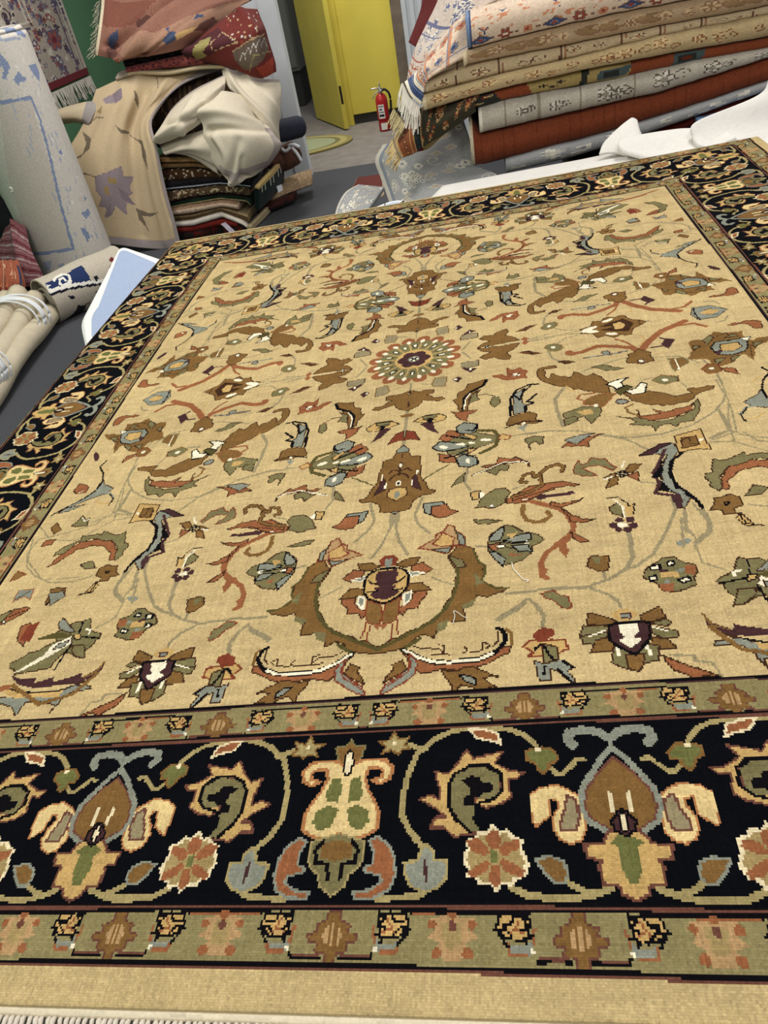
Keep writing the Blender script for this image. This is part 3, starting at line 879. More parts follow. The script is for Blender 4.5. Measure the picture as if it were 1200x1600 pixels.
def shell(name, G, thick, colour, material, parent=None, back=None, face=(0, -1, 0.4)):
    """closed thin cloth from a grid of points; colour(s, t) -> linear rgb per face of the grid"""
    nv, nu = G.shape[:2]
    N = grid_normals(G)
    if (N.reshape(-1, 3) @ np.array(face)).mean() < 0: N = -N; flip = True
    else: flip = False
    top = G.reshape(-1, 3); bot = (G - N * thick).reshape(-1, 3)
    i, j = np.meshgrid(np.arange(nu - 1), np.arange(nv - 1)); a = (j * nu + i).ravel()
    q = np.column_stack([a, a + 1, a + 1 + nu, a + nu])
    n0 = len(top)
    ring = np.concatenate([np.arange(nu), nu * np.arange(1, nv) + nu - 1, nu * (nv - 1) + np.arange(nu - 2, -1, -1), nu * np.arange(nv - 2, 0, -1)])
    k2 = np.roll(ring, -1)
    sk = np.column_stack([k2, ring, n0 + ring, n0 + k2])
    qb = q[:, ::-1] + n0
    if flip: q, qb, sk = q[:, ::-1], qb[:, ::-1], sk[:, ::-1]
    Q = np.vstack([q, qb, sk]); V = np.vstack([top, bot])
    o = mesh_obj(name, V, Q, material, parent)
    s, t = (i.ravel() + .5) / (nu - 1), (j.ravel() + .5) / (nv - 1)
    c = np.asarray(colour(s, t), float)
    if c.ndim == 1: c = np.tile(c, (len(s), 1))
    cb = np.tile(lin(back), (len(s), 1)) if back is not None else c
    # rim follows the nearest cloth colour
    ri = np.clip(ring % nu, 0, nu - 2); rj = np.clip(ring // nu, 0, nv - 2)
    cr = c[rj * (nu - 1) + ri]
    dye(o, np.vstack([c, cb, cr]))
    return o

def canvas_colour(cv, W, H, seed=1, amp=.06):
    rng = np.random.default_rng(seed)
    def f(s, t):
        c = cv.rgb[cv.at(s * W, t * H)]
        return c * (1 + rng.normal(0, amp, (len(s), 1)))
    return f

def plain(rgb, seed=0, amp=.05):
    rng = np.random.default_rng(seed)
    return lambda s, t: lin(rgb) * (1 + rng.normal(0, amp, (len(s), 1)))

def to_px(P):
    c = (np.asarray(P, float) - CAM_POS) @ CAM_ROT
    return np.stack([600 + F_PX * c[..., 0] / -c[..., 2], 800 - F_PX * c[..., 1] / -c[..., 2]], -1)
class RugPlan:
    """draws motifs on a rug's own canvas where they sit on the photographed cloth"""
    def __init__(s, cv, G, W, H, front=None):
        s.cv, s.W, s.H = cv, W, H; s.n = G.shape[:2]; s.p = to_px(G)
        if front is not None: s.p = np.where(front[..., None], s.p, 1e6)
    def st(s, q):
        d = ((s.p - np.array(q)) ** 2).sum(-1); j, i = np.unravel_index(np.argmin(d), d.shape)
        return (i / (s.n[1] - 1) * s.W, j / (s.n[0] - 1) * s.H)
    def pts(s, t, x0, y0, k): return [s.st((x0 + float(a.split(',')[0]) / k, y0 + float(a.split(',')[1]) / k)) for a in t.split()]
    def poly(s, c, t, x0=0, y0=0, k=1.0, oc=None, ow=0): s.cv.poly(c, s.pts(t, x0, y0, k), oc, ow)
    def line(s, c, w, t, x0=0, y0=0, k=1.0): s.cv.line(c, w, s.pts(t, x0, y0, k))

WOOL = weave_mat('rug_wool', bump=0.3, sheen=0.1, nscale=260, var=0.12)
FLAT = weave_mat('flat_weave', bump=0.15, sheen=0.05, nscale=200, var=0.08)

def tube(name, pts, r, m, parent=None, n=8, res=24, caps=True, rgb=None):
    C = catmull(pts, res); rr = np.interp(np.linspace(0, 1, res), np.linspace(0, 1, len(np.atleast_1d(r))), np.atleast_1d(r)) if np.ndim(r) else np.full(res, r)
    Tn = np.gradient(C, axis=0); Tn /= np.linalg.norm(Tn, axis=1, keepdims=True) + 1e-9
    up = np.array([0, 0, 1.0]) if abs(Tn[0][2]) < .9 else np.array([1.0, 0, 0])
    V = []
    for c, t, q in zip(C, Tn, rr):
        a = np.cross(up, t); a /= np.linalg.norm(a) + 1e-9; b = np.cross(t, a)
        for k in range(n):
            w = 2 * math.pi * k / n; V.append(c + q * (a * math.cos(w) + b * math.sin(w)))
    Fc = [(i * n + k, i * n + (k + 1) % n, (i + 1) * n + (k + 1) % n, (i + 1) * n + k) for i in range(res - 1) for k in range(n)]
    if caps: Fc += [tuple(range(n))[::-1], tuple((res - 1) * n + k for k in range(n))]
    return mesh_obj(name, V, Fc, m, parent)

def lathe(name, prof, m, parent=None, n=28, loc=(0, 0, 0)):
    V = []; Fc = []
    for r, z in prof:
        for k in range(n):
            w = 2 * math.pi * k / n; V.append((loc[0] + r * math.cos(w), loc[1] + r * math.sin(w), loc[2] + z))
    L = len(prof)
    for i in range(L - 1):
        for k in range(n): Fc.append((i * n + k, i * n + (k + 1) % n, (i + 1) * n + (k + 1) % n, (i + 1) * n + k))
    Fc += [tuple(range(n))[::-1], tuple((L - 1) * n + k for k in range(n))]
    return mesh_obj(name, V, Fc, m, parent)

def flower(cv, x, y, r, petal, eye, out=None, n=6):
    for k in range(n):
        a = k * 2 * math.pi / n
        cv.disc(petal, x + r * .6 * math.cos(a), y + r * .6 * math.sin(a), r * .42, r * .3, rot=a, oc=out, ow=r * .12 if out else 0)
    cv.disc(eye, x, y, r * .33)

def scroll(cv, x, y, r, c, w, turns=1.3, a0=0.0, sgn=1):
    k = np.linspace(0, 1, 22); a = a0 + sgn * turns * 2 * math.pi * k; q = r * (1 - .8 * k)
    cv.line(c, w, np.column_stack([x + q * np.cos(a), y + q * np.sin(a)]))

def pts_at(rows): return [[at(*q) for q in r] for r in rows]
def heap(rows, nu, nv, folds, seed=1):
    G = grid_points(pts_at(rows), nu, nv); N = grid_normals(G)
    if (N @ np.array([0, -1, .4])).mean() < 0: N = -N
    nv, nu = G.shape[:2]
    S, T_ = np.meshgrid(np.linspace(0, 1, nu), np.linspace(0, 1, nv)); D = np.zeros_like(S)
    for s0, t0, s1, t1, w, h in folds:
        dx, dy = s1 - s0, t1 - t0; L2 = dx * dx + dy * dy
        k = np.clip(((S - s0) * dx + (T_ - t0) * dy) / L2, 0, 1)
        dd = np.hypot(S - s0 - k * dx, T_ - t0 - k * dy)
        D += h * np.exp(-(dd / w) ** 2) * (1 - .5 * k)
    return G + N * D[..., None]

# ------------------------------------------------------------------ setting: floor, walls, doorway
M_floor = mat('grey_floor_carpet', (74, 75, 80), var=.22, scale=140, bump=.5, bscale=500)
M_conc = mat('worn_concrete', (128, 122, 116), var=.14, scale=9, bump=.1, rough=.75)
M_green = mat('green_paint', (100, 148, 108), var=.04, scale=6, bump=.03, rough=.6)
M_white = mat('white_paint', (214, 218, 222), var=.03, scale=8, bump=.04, rough=.5)
M_yellow = mat('yellow_paint', (214, 198, 84), var=.05, scale=5, bump=.05, rough=.55)
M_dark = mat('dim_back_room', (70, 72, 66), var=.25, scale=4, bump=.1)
M_col = mat('bare_column', (112, 101, 88), var=.2, scale=14, bump=.3, rough=.85)

def slab(name, x0, x1, y0, y1, z0, z1, m):
    V, Fc = box_vf(x0, x1, y0, y1, z0, z1)
    return struct(mesh_obj(name, V, Fc, m, smooth=False))
slab('floor', -4.2, 4.2, -4.2, 4.75, -0.06, 0.0, M_floor)
slab('floor_back', -4.2, 4.2, 4.75, 9.0, -0.06, -0.002, M_conc)
slab('wall_left', -3.10, -2.95, -4.2, 6.2, 0.0, 3.05, M_green)
slab('wall_back', -1.95, -1.345, 4.62, 4.70, 0.0, 3.05, M_white)
slab('wall_back_recess', -2.95, -1.87, 5.9, 6.0, 0.0, 3.05, M_white)
slab('wall_recess_side', -1.95, -1.87, 4.70, 5.9, 0.0, 3.05, M_white)
tr = slab('trim_1', -1.345, -1.215, 4.60, 4.70, 0.0, 3.05, M_white)
slab('wall_right', -0.29, 4.2, 4.72, 4.84, 0.0, 3.05, M_white)
for k in range(9): # ribbed sheet cladding beside the opening
    slab('trim_%d' % (k + 2), -0.285 + k * 0.06, -0.255 + k * 0.06, 4.70, 4.719, 0.0, 3.05, M_white)
# yellow doorway in the back hall
slab('wall_back_hall', -1.06, -0.53, 6.48, 6.60, 0.09, 3.0, M_yellow)
slab('trim_20', -1.06, -0.53, 6.50, 6.60, 0.0, 0.09, mat('dark_skirting', (60, 58, 55)))
slab('trim_21', -1.15, -1.06, 6.44, 6.60, 0.0, 3.0, M_yellow)
slab('column', -0.53, -0.30, 6.40, 6.80, 0.0, 3.0, M_col)
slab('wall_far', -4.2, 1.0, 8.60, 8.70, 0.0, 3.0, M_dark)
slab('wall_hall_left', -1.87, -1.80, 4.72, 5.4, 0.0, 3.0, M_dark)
# open yellow door leaf
door = bpy.data.objects.new('door_1', None); col.objects.link(door); door['kind'] = 'structure'
A, Bp = np.array([-1.115, 6.26]), np.array([-1.56, 7.13])
d2 = (Bp - A) / np.linalg.norm(Bp - A); nrm = np.array([d2[1], -d2[0]])
def leaf(name, a0, a1, o0, o1, z0, z1, m):
    c = [A + d2 * a0 + nrm * o0, A + d2 * a1 + nrm * o0, A + d2 * a1 + nrm * o1, A + d2 * a0 + nrm * o1]
    V = [(*p, z0) for p in c] + [(*p, z1) for p in c]
    return mesh_obj(name, V, [(0, 3, 2, 1), (4, 5, 6, 7), (0, 1, 5, 4), (1, 2, 6, 5), (2, 3, 7, 6), (3, 0, 4, 7)], m, door, smooth=False)
leaf('door_panel', 0, 0.98, -0.022, 0.022, 0.012, 2.05, M_yellow)
leaf('latch_plate', -0.002, 0.0, -0.012, 0.012, 0.24, 0.40, mat('dark_brass', (52, 46, 38), metal=.6, rough=.5))
# grey cabinet in the dim room beyond the door
cab = tag(bpy.data.objects.new('storage_cabinet', None), 'dim grey cabinet in the dark room past the yellow door', 'cabinet'); col.objects.link(cab)
Mc = mat('cabinet_grey', (118, 120, 112), var=.08, scale=5)
bevel_box('body', -2.36, -1.85, 8.05, 8.55, 0.38, 1.75, Mc, cab); bevel_box('door', -2.34, -1.87, 8.03, 8.05, 0.42, 1.70, mat('cabinet_door', (126, 128, 120), var=.06), cab, .004)
bevel_box('plinth', -2.34, -1.87, 8.09, 8.53, 0.0, 0.38, mat('cabinet_plinth', (66, 68, 64)), cab)

# ------------------------------------------------------------------ pile that carries the carpet
slab_pts = []
def rug_slab(name, poly, z0, z1, top_rgb, side_rgb, label, cat='rug', rnd=0.03, rim=0.0, rim_rgb=None):
    """thick folded rug: rounded polygon plan, pale rim along its edge"""
    poly = np.asarray(poly, float); P = []
    n = len(poly)
    for i in range(n):
        a, b, c = poly[i - 1], poly[i], poly[(i + 1) % n]
        p0 = b + (a - b) / np.linalg.norm(a - b) * rnd * 3; p1 = b + (c - b) / np.linalg.norm(c - b) * rnd * 3
        for t in np.linspace(0, 1, 6): P.append((1 - t) ** 2 * p0 + 2 * t * (1 - t) * b + t ** 2 * p1)
    P = np.array(P); cen = P.mean(0); K = len(P)
    V = []; rings = [(z0, 0.0), (z1 - .03, 0.0), (z1 - .01, .008), (z1, .03), (z1, .03 + rim), (z1, .05 + rim)]
    for z, ins in rings:
        D = cen - P; D /= np.linalg.norm(D, axis=1, keepdims=True)
        for q in P + D * ins: V.append((q[0], q[1], z))
    Fc = []; C = []
    for r in range(len(rings) - 1):
        for k in range(K):
            Fc.append((r * K + k, r * K + (k + 1) % K, (r + 1) * K + (k + 1) % K, (r + 1) * K + k)); C.append(lin(side_rgb if r < 3 else (rim_rgb or side_rgb) if r == 3 else top_rgb))
    Fc.append(tuple((len(rings) - 1) * K + k for k in range(K))); C.append(lin(top_rgb))
    Fc.append(tuple(range(K))[::-1]); C.append(lin(side_rgb))
    o = mesh_obj(name, V, Fc, WOOL, smooth=False); dye(o, np.array(C))
    return tag(o, label, cat)
# hidden core of the pile
def platform(cs, zt):
    top = [np.array([x, y, z]) for (x, y), z in zip(cs, zt)]
    V = [(p[0], p[1], 0.0) for p in top] + [tuple(p) for p in top]
    return struct(mesh_obj('display_platform', V, [(0, 3, 2, 1), (4, 5, 6, 7), (0, 1, 5, 4), (1, 2, 6, 5), (2, 3, 7, 6), (3, 0, 4, 7)], mat('pile_core', (120, 112, 98)), smooth=False))
def carpet_z(u, v): return float((QR @ carpet_place(np.array([[u]]), np.array([[v]]))[0, 0] + CARPET_M[:3, 3])[2])
PC = [(-1.24, -1.60), (1.34, -1.60), (1.34, 1.58), (-1.24, 1.58)]
platform(PC, [carpet_z(u, v) - .03 for u, v in PC])
platform([(-1.52, .98), (-1.24, .75), (-1.24, 1.55), (-1.52, 1.70)], [.30] * 4)
platform([(-.55, 1.58), (-.14, 1.58), (-.16, 1.98), (-.34, 1.98)], [.30] * 4)
platform([(.02, 1.60), (2.1, 1.60), (2.1, 2.15), (.02, 2.15)], [.40, .44, .46, .38])
blue = rug_slab('pale_blue_rug', [(-1.77, 1.97), (-1.38, 1.62), (-1.00, 0.9), (-1.38, 0.60), (-1.56, 0.93)][::-1], 0.30, 0.425, (158, 172, 200), (226, 226, 222),
                'pale blue rug with thick white edge poking out beyond the left carpet edge', rim=.05, rim_rgb=(230, 230, 226))

# ------------------------------------------------------------------ carpet parts: web end, fringe, loose threads
def carpet_pt(u, v, dz=0.0):
    p = carpet_place(np.array([[u]]), np.array([[v]]), dz)[0, 0]
    return p
ue = np.linspace(-CU1 + .13, CU1 - .004, 120)
web = []
for vv, dz in ((-CV1 + .001, -.004), (-CV1 - .003, -.003), (-CV1 - .007, -.005), (-CV1 - .0105, -.008)):
    web.append(np.array([carpet_pt(u, max(vv, -2.1), dz) for u in ue]))
Gw = np.stack(web, 0)
wobj = shell('web_end', Gw, .003, plain((226, 214, 186), 4), FLAT, carpet, face=(0, 0, 1))
tag(wobj, 'cream flat-woven web end')
# knotted fringe: one mesh shared by every tassel, visible ones as single parts
def tassel_mesh():
    V = []; Fc = []
    C = np.array([(0, 0, 0), (0.0, -.004, .0015), (.0004, -.009, .001), (-.0006, -.018, -.001), (.001, -.030, -.004), (0, -.050, -.008)])
    R = [.0022, .0032, .0030, .0026, .0028, .0020]; n = 6
    for c, r in zip(C, R):
        for k in range(n): V.append((c[0] + r * math.cos(2 * math.pi * k / n), c[1], c[2] + r * math.sin(2 * math.pi * k / n)))
    for i in range(len(C) - 1):
        for k in range(n): Fc.append((i * n + k, i * n + (k + 1) % n, (i + 1) * n + (k + 1) % n, (i + 1) * n + k))
    Fc += [tuple(range(n))[::-1], tuple((len(C) - 1) * n + k for k in range(n))]
    return V, Fc
tv, tf = tassel_mesh()
M_fr = mat('fringe_cotton', (222, 212, 196), var=.12, scale=300, bump=.5, bscale=900)
tm = bpy.data.meshes.new('fringe_tassel'); tm.from_pydata(tv, [], tf); tm.materials.append(M_fr)
tm.polygons.foreach_set('use_smooth', np.ones(len(tm.polygons), bool))
random.seed(5)
pitch = 0.0092; rest_v, rest_f = [], []
for k, u in enumerate(np.arange(-CU1 + .14, CU1 - .01, pitch)):
    uu = u + random.uniform(-.0015, .0015); p0 = carpet_pt(uu, -CV1 - .0095, -.0075); a = random.uniform(-.22, .22); s = random.uniform(.9, 1.15)
    if -0.62 < u < 0.66:
        t = bpy.data.objects.new('fringe_tassel', tm); col.objects.link(t); t.parent = carpet
        t.location = p0; t.rotation_euler = (random.uniform(-.15, .1), 0, a); t.scale = (s * 1.15, s, s * 1.15)
    else:
        b0 = len(rest_v); ca, sa = math.cos(a), math.sin(a)
        for x, y, z in tv: rest_v.append((p0[0] + s * (x * ca - y * sa), p0[1] + s * (x * sa + y * ca), p0[2] + s * z))
        rest_f += [tuple(b0 + i for i in f) for f in tf]
rf = mesh_obj('fringe_strands', rest_v, rest_f, M_fr, carpet); rf['kind'] = 'stuff'
# lint and loose threads lying on the pile
def carpet_world(x, y):
    """carpet surface point seen at a pixel"""
    d = CAM_ROT @ np.array([(x - 600) / F_PX, -(y - 800) / F_PX, -1.0]); q = QR.T
    o = q @ (CAM_POS - CARPET_M[:3, 3]); dd = q @ d; z = 0.0
    for _ in range(20):
        t = (z - o[2]) / dd[2]; X = o + dd * t; z = float(spline_eval(np.array([X[0]]), np.array([X[1]]), HC)[0])
    return QR @ (X + np.array([0, 0, .0025])) + CARPET_M[:3, 3]
M_thr = mat('white_thread', (238, 234, 224), var=.03, bump=0)
def thread(pxs, r, label, name='loose_thread', group=None):
    o = tube(name, [carpet_world(*q) for q in pxs], r, M_thr, n=5, res=18)
    return tag(o, label, 'thread', group)
thread([(800, 880), (802, 889), (810, 898), (818, 906), (826, 908), (822, 911)], .0009, 'white loose thread lying right of the blue and rust flower')
thread([(708, 976), (711, 964), (709, 956), (715, 958), (723, 964), (730, 967)], .0007, 'white loose thread curled on the brown arch')
thread([(766, 793), (770, 791), (767, 792), (771, 793)], .0016, 'small white fluff near the rust bud', 'lint_fluff')

# ------------------------------------------------------------------ folded rugs in stacks
def folded_rug(name, top, bot, Y, depth, colour, label, left=None, res=70, nprof=18, Yr=None, thick_round=1.0, group=None, mat_=None, top_rise=0.0, cat='folded rug', extend=None):
    """a rug folded flat: top and bottom edges of its rounded front are pixel polylines on the plane Y; it runs back by `depth`"""
    T = np.array([at(x, y, Y) for x, y in top]); Bt = np.array([at(x, y, Y) for x, y in bot])
    x0, x1 = max(T[0, 0], Bt[0, 0]) if left is None else left, min(T[-1, 0], Bt[-1, 0])
    if extend: x1e = extend
    xs = np.linspace(x0, extend or x1, res)
    def ip(A, x):
        z = np.interp(x, A[:, 0], A[:, 2])
        s = (A[-1, 2] - A[-2, 2]) / (A[-1, 0] - A[-2, 0] + 1e-9)
        return np.where(x > A[-1, 0], A[-1, 2] + np.clip(s, -.2, .2) * (x - A[-1, 0]), z)
    zt, zb = ip(T, xs), ip(Bt, xs)
    h = np.maximum(zt - zb, .006); r = h / 2 * thick_round
    ang = np.linspace(-math.pi / 2, math.pi / 2, nprof)
    rng = np.random.default_rng(abs(hash(label)) % 1000 if False else len(label))
    wob = np.convolve(rng.normal(0, .012, res + 8), np.ones(9) / 9, 'valid')
    G = []
    prof = [('b', depth), ('b', depth * .5), ('b', depth * .2)] + [('a', a) for a in ang] + [('t', depth * .2), ('t', depth * .5), ('t', depth)]
    for kind, v in prof:
        if kind == 'a':
            yy = Y + r * (1 - np.cos(v)) + wob; zz = (zt + zb) / 2 + h / 2 * np.sin(v)
        else:
            yy = Y + r + v + 0 * xs; zz = (zt + top_rise * v) if kind == 't' else zb + 0 * xs
        G.append(np.stack([xs, yy, zz], -1))
    G = np.array(G); nv, nu = G.shape[:2]
    i, j = np.meshgrid(np.arange(nu - 1), np.arange(nv - 1)); a = (j * nu + i).ravel()
    q = np.column_stack([a, a + 1, a + 1 + nu, a + nu])
    jj = np.arange(nv - 1)
    back = np.column_stack([np.arange(nu - 1) + 1, np.arange(nu - 1), (nv - 1) * nu + np.arange(nu - 1), (nv - 1) * nu + np.arange(nu - 1) + 1])
    V = G.reshape(-1, 3)
    Fc = [tuple(f) for f in q] + [tuple(f) for f in back] + [tuple(jj_ * nu for jj_ in range(nv))[::1], tuple(jj_ * nu + nu - 1 for jj_ in range(nv))[::-1]]
    o = mesh_obj(name, V, Fc, mat_ or WOOL)
    s = (i.ravel() + .5) / (nu - 1); t = (j.ravel() + .5) / (nv - 1)
    c = np.asarray(colour(s, t), float); cb = c[:nu - 1]
    dye(o, np.vstack([c, cb, c[:1] * .9, c[:1] * .9]))
    return tag(o, label, cat, group)

# canvases for the rugs: x = along the fold, y = round the fold (front face = the middle half)
def band_canvas(pal, base, seed, W=2400, H=300):
    return Canvas(0, 0, W, H, 5, pal, base)
W_, H_ = 2400, 300
def rug_colour(cv, seed): return canvas_colour(cv, W_, H_, seed)

YF = 2.45
XR = 2.5
# -- rust rug (plain)
pal = dict(a=(120, 60, 38), b=(110, 54, 34), e=(208, 192, 165))
cv = band_canvas(pal, 'a', 1)
for k in range(40): cv.line('b', 10, [random.uniform(0, 2400), 0, random.uniform(0, 2400), 300]) if False else cv.line('b', 6, [k * 61, 0, k * 61 + 6, 300])
cv.poly('e', [0, 0, 14, 0, 14, 300, 0, 300])
folded_rug('folded_rug', [(727, 181), (753, 211), (830, 193), (900, 176), (1030, 147), (1200, 92)], [(738, 264), (741, 265), (820, 246), (900, 224), (973, 203), (1087, 167), (1200, 129)], YF, .75,
           rug_colour(cv, 2), 'plain rust red folded rug, the thickest of the right stack', extend=XR, res=250, nprof=28, group='folded rugs in the right stack')
# -- pale grey rug with dark outlined motifs
pal = dict(a=(176, 168, 154), b=(140, 130, 116), c=(92, 82, 72), d=(196, 190, 178), e=(214, 206, 190))
cv = band_canvas(pal, 'a', 3)
cv.poly('e', [0, 0, 20, 0, 20, 300, 0, 300])
for x in (150, 330, 345, 560, 850): cv.line('b', 8, [x, 0, x, 300])
for x, y, r in ((240, 150, 24), (430, 140, 26), (700, 150, 40), (760, 130, 30), (1000, 160, 45), (1250, 150, 40), (1500, 140, 40), (1750, 150, 36), (2000, 150, 30)):
    flower(cv, x, y, r * 1.3, 'd', 'b', 'c', 5); scroll(cv, x + r * 2, y, r, 'c', 6)
folded_rug('folded_rug', [(744, 172), (795, 156), (860, 144), (900, 139), (973, 122), (1087, 96), (1200, 76)], [(750, 211), (830, 193), (900, 176), (1030, 147), (1200, 92)], YF - .02, .75,
           rug_colour(cv, 4), 'pale grey folded rug with brown scrolls lying on the rust red rug', extend=XR, res=250, nprof=28, group='folded rugs in the right stack')
# -- dark rust, olive and navy rug
pal = dict(a=(124, 64, 40), b=(152, 132, 84), c=(44, 46, 42), d=(96, 42, 30), e=(186, 160, 110), f=(70, 82, 84))
cv = band_canvas(pal, 'a', 5)
cv.poly('c', [0, 0, 330, 0, 250, 300, 0, 300])
for x, y in ((40, 120), (110, 170), (170, 110), (230, 180)): flower(cv, x, y, 26, 'd', 'e', None, 6); scroll(cv, x + 30, y, 20, 'e', 5)
for x in (60, 75): cv.line('e', 5, [x, 0, x, 300])
cv.poly('b', [440, 0, 940, 0, 960, 300, 430, 300]); cv.poly('c', [700, 0, 730, 0, 760, 300, 720, 300])
for x, y in ((520, 150), (570, 120), (610, 160)): flower(cv, x, y, 24, 'c', 'd', None, 5)
cv.poly('a', [330, 0, 480, 0, 430, 300, 300, 300]); cv.poly('f', [790, 80, 930, 90, 960, 200, 800, 190]); cv.poly('c', [820, 110, 900, 110, 900, 170, 820, 170])
cv.poly('f', [1150, 60, 1290, 60, 1310, 230, 1160, 240]); cv.poly('c', [1180, 100, 1260, 100, 1260, 190, 1180, 190]); cv.disc('d', 1220, 145, 26)
flower(cv, 1620, 150, 30, 'e', 'd', 'c', 6)
folded_rug('folded_rug', [(690, 170), (730, 154), (801, 135), (900, 113), (1030, 88), (1200, 59.5)], [(690, 208), (741, 170), (795, 155), (860, 143), (973, 122), (1087, 96), (1200, 76)], YF, .75,
           rug_colour(cv, 6), 'dark rust and olive folded rug with navy blocks, middle of the right stack', extend=XR, res=250, nprof=28, group='folded rugs in the right stack')
# -- three tan rugs
def tan_rug(base, motif, out, seed, kinds):
    pal = dict(a=base, b=motif, c=out, d=tuple(min(255, int(v * 1.12)) for v in base), e=(206, 190, 156))
    cv = band_canvas(pal, 'a', seed); rnd = random.Random(seed)
    cv.poly('e', [0, 0, 22, 0, 22, 300, 0, 300])
    x = 90
    while x < 2300:
        k = rnd.choice(kinds)
        if k == 'bar': cv.line('c', 9, [x, 0, x + 6, 300]); cv.line('b', 6, [x + 20, 0, x + 26, 300])
        elif k == 'flower': flower(cv, x, 150 + rnd.uniform(-25, 25), rnd.uniform(30, 48), 'd', 'b', 'c', rnd.choice((5, 6)))
        elif k == 'scroll': scroll(cv, x, 150 + rnd.uniform(-20, 20), rnd.uniform(26, 42), 'c', 6, a0=rnd.uniform(0, 6), sgn=rnd.choice((-1, 1)))
        elif k == 'leaf': cv.poly('b', [x - 60, 170, x - 20, 120, x + 40, 110, x + 80, 140, x + 20, 160, x + 60, 190, x - 10, 185], 'c', 4)
        x += rnd.uniform(60, 120)
    return rug_colour(cv, seed)
folded_rug('folded_rug', [(659, 150), (700, 140), (787, 116), (900, 91), (1030, 57), (1200, 23)], [(658, 176), (730, 154), (801, 135), (900, 113), (1030, 88), (1200, 59.5)], YF - .03, .75,
           tan_rug((180, 158, 118), (168, 130, 88), (128, 84, 58), 11, ('flower', 'flower', 'scroll')), 'golden tan folded rug with brown flower outlines above the dark rust rug', extend=XR, res=250, nprof=28, group='folded rugs in the right stack')
folded_rug('folded_rug', [(662, 128), (690, 117), (730, 101), (900, 68), (1030, 42), (1200, 10)], [(660, 148), (700, 139), (787, 116), (900, 91), (1030, 57), (1200, 23)], YF - .01, .75,
           tan_rug((188, 167, 134), (150, 110, 82), (104, 76, 60), 12, ('bar', 'bar', 'scroll', 'flower')), 'cream tan folded rug with upright brown bars, second under the orange-blue rug', extend=XR, res=250, nprof=28, group='folded rugs in the right stack')
folded_rug('folded_rug', [(723, 85), (727, 81), (787, 64), (900, 37), (973, 21), (1087, 0), (1200, -22)], [(725, 106), (730, 101), (900, 68), (1030, 42), (1200, 10)], YF - .03, .75,
           tan_rug((170, 145, 114), (140, 112, 80), (132, 98, 74), 13, ('leaf', 'leaf', 'flower')), 'brownish tan folded rug with faint leaves right under the orange-blue rug', extend=XR, res=250, nprof=28, group='folded rugs in the right stack')
# -- top rug: pale ground, orange haze, navy diamonds
pal = dict(a=(212, 190, 168), b=(196, 134, 100), c=(62, 76, 112), d=(112, 130, 160), e=(150, 74, 62), f=(226, 216, 196), g=(128, 100, 84))
def top_canvas(W=2400, H=300):
    cv = Canvas(0, 0, W, H, 5, pal, 'a'); rnd = random.Random(21)
    for k in range(150): x = rnd.uniform(0, W); y = rnd.uniform(120, H); cv.line('b', 9, [x, y, x + rnd.uniform(10, 40), y + rnd.uniform(-14, 20)])
    for k in range(26): x = rnd.uniform(60, W); y = rnd.uniform(150, H); cv.line('c', 5, [x, y, x + 20, y - 16, x + 44, y - 4]); cv.line('c', 5, [x + 20, y - 16, x + 24, y - 36])
    x = 70
    while x < W:
        cv.poly('c', [x - 60, 95, x, 65, x + 70, 95, x, 128], 'g', 6); cv.poly('d', [x - 30, 96, x, 80, x + 30, 96, x, 112]); cv.disc('e', x, 96, 13)
        flower(cv, x + 130, 95, 36, 'e', 'f', 'g', 6); cv.disc('g', x + 190, 96, 10); cv.disc('b', x + 245, 96, 26); cv.disc('e', x + 245, 96, 12); cv.disc('g', x + 300, 96, 10); x += 380
    cv.line('d', 14, [8, 0, 8, H]); cv.line('c', 6, [22, 0, 22, H])
    return cv
folded_rug('folded_rug', [(727, 30), (760, 20), (800, 8), (900, -18), (1200, -80)], [(722, 84), (727, 81), (787, 64), (900, 37), (973, 21), (1087, 0), (1200, -22)], YF - .05, .75,
           rug_colour(top_canvas(), 22), 'pale folded rug with orange haze and navy diamonds on top of the right stack', extend=XR, res=270, nprof=36, group='folded rugs in the right stack')
# -- drooping end of another orange-blue rug with navy hem and white fringe
cvd = Canvas(0, 0, 600, 1000, 5, pal, 'a'); rnd = random.Random(8)
for k in range(60): x, y = rnd.uniform(0, 600), rnd.uniform(0, 640); cvd.line('b', 10, [x, y, x + rnd.uniform(-30, 30), y + rnd.uniform(10, 50)])
for y in (140, 330, 520): flower(cvd, 160, y, 70, 'b', 'e', 'g', 6); flower(cvd, 420, y + 60, 60, 'd', 'c', 'g', 6)
for y in (250, 600, 760): cvd.line('b', 26, [0, y, 600, y]); cvd.line('d', 12, [0, y + 30, 600, y + 30])
for x in (90, 510): cvd.line('d', 22, [x, 0, x, 840])
for k in range(6): flower(cvd, 60 + k * 100, 690, 40, 'e', 'f', 'g', 5)
cvd.poly('f', [0, 800, 600, 800, 600, 850, 0, 850]); cvd.poly('c', [0, 850, 600, 850, 600, 950, 0, 950]); cvd.poly('f', [0, 950, 600, 950, 600, 1000, 0, 1000]); cvd.line('d', 14, [0, 880, 600, 880])
droop = tag(bpy.data.objects.new('draped_rug', None), 'orange and blue rug end drooping off the right stack with navy hem', 'rug'); col.objects.link(droop)
G = grid_points(pts_at([[(745, 8, 2.75), (740, 40, 2.6), (730, 84, 2.44)], [(712, 34, 2.7), (710, 60, 2.52), (706, 98, 2.42)], [(690, 58, 2.68), (684, 88, 2.48), (684, 112, 2.42)],
                        [(668, 84, 2.66), (664, 104, 2.46), (668, 124, 2.42)], [(652, 110, 2.64), (650, 124, 2.46), (662, 138, 2.42)], [(632, 128, 2.62), (642, 150, 2.46), (657, 164, 2.42)]]), 30, 60)
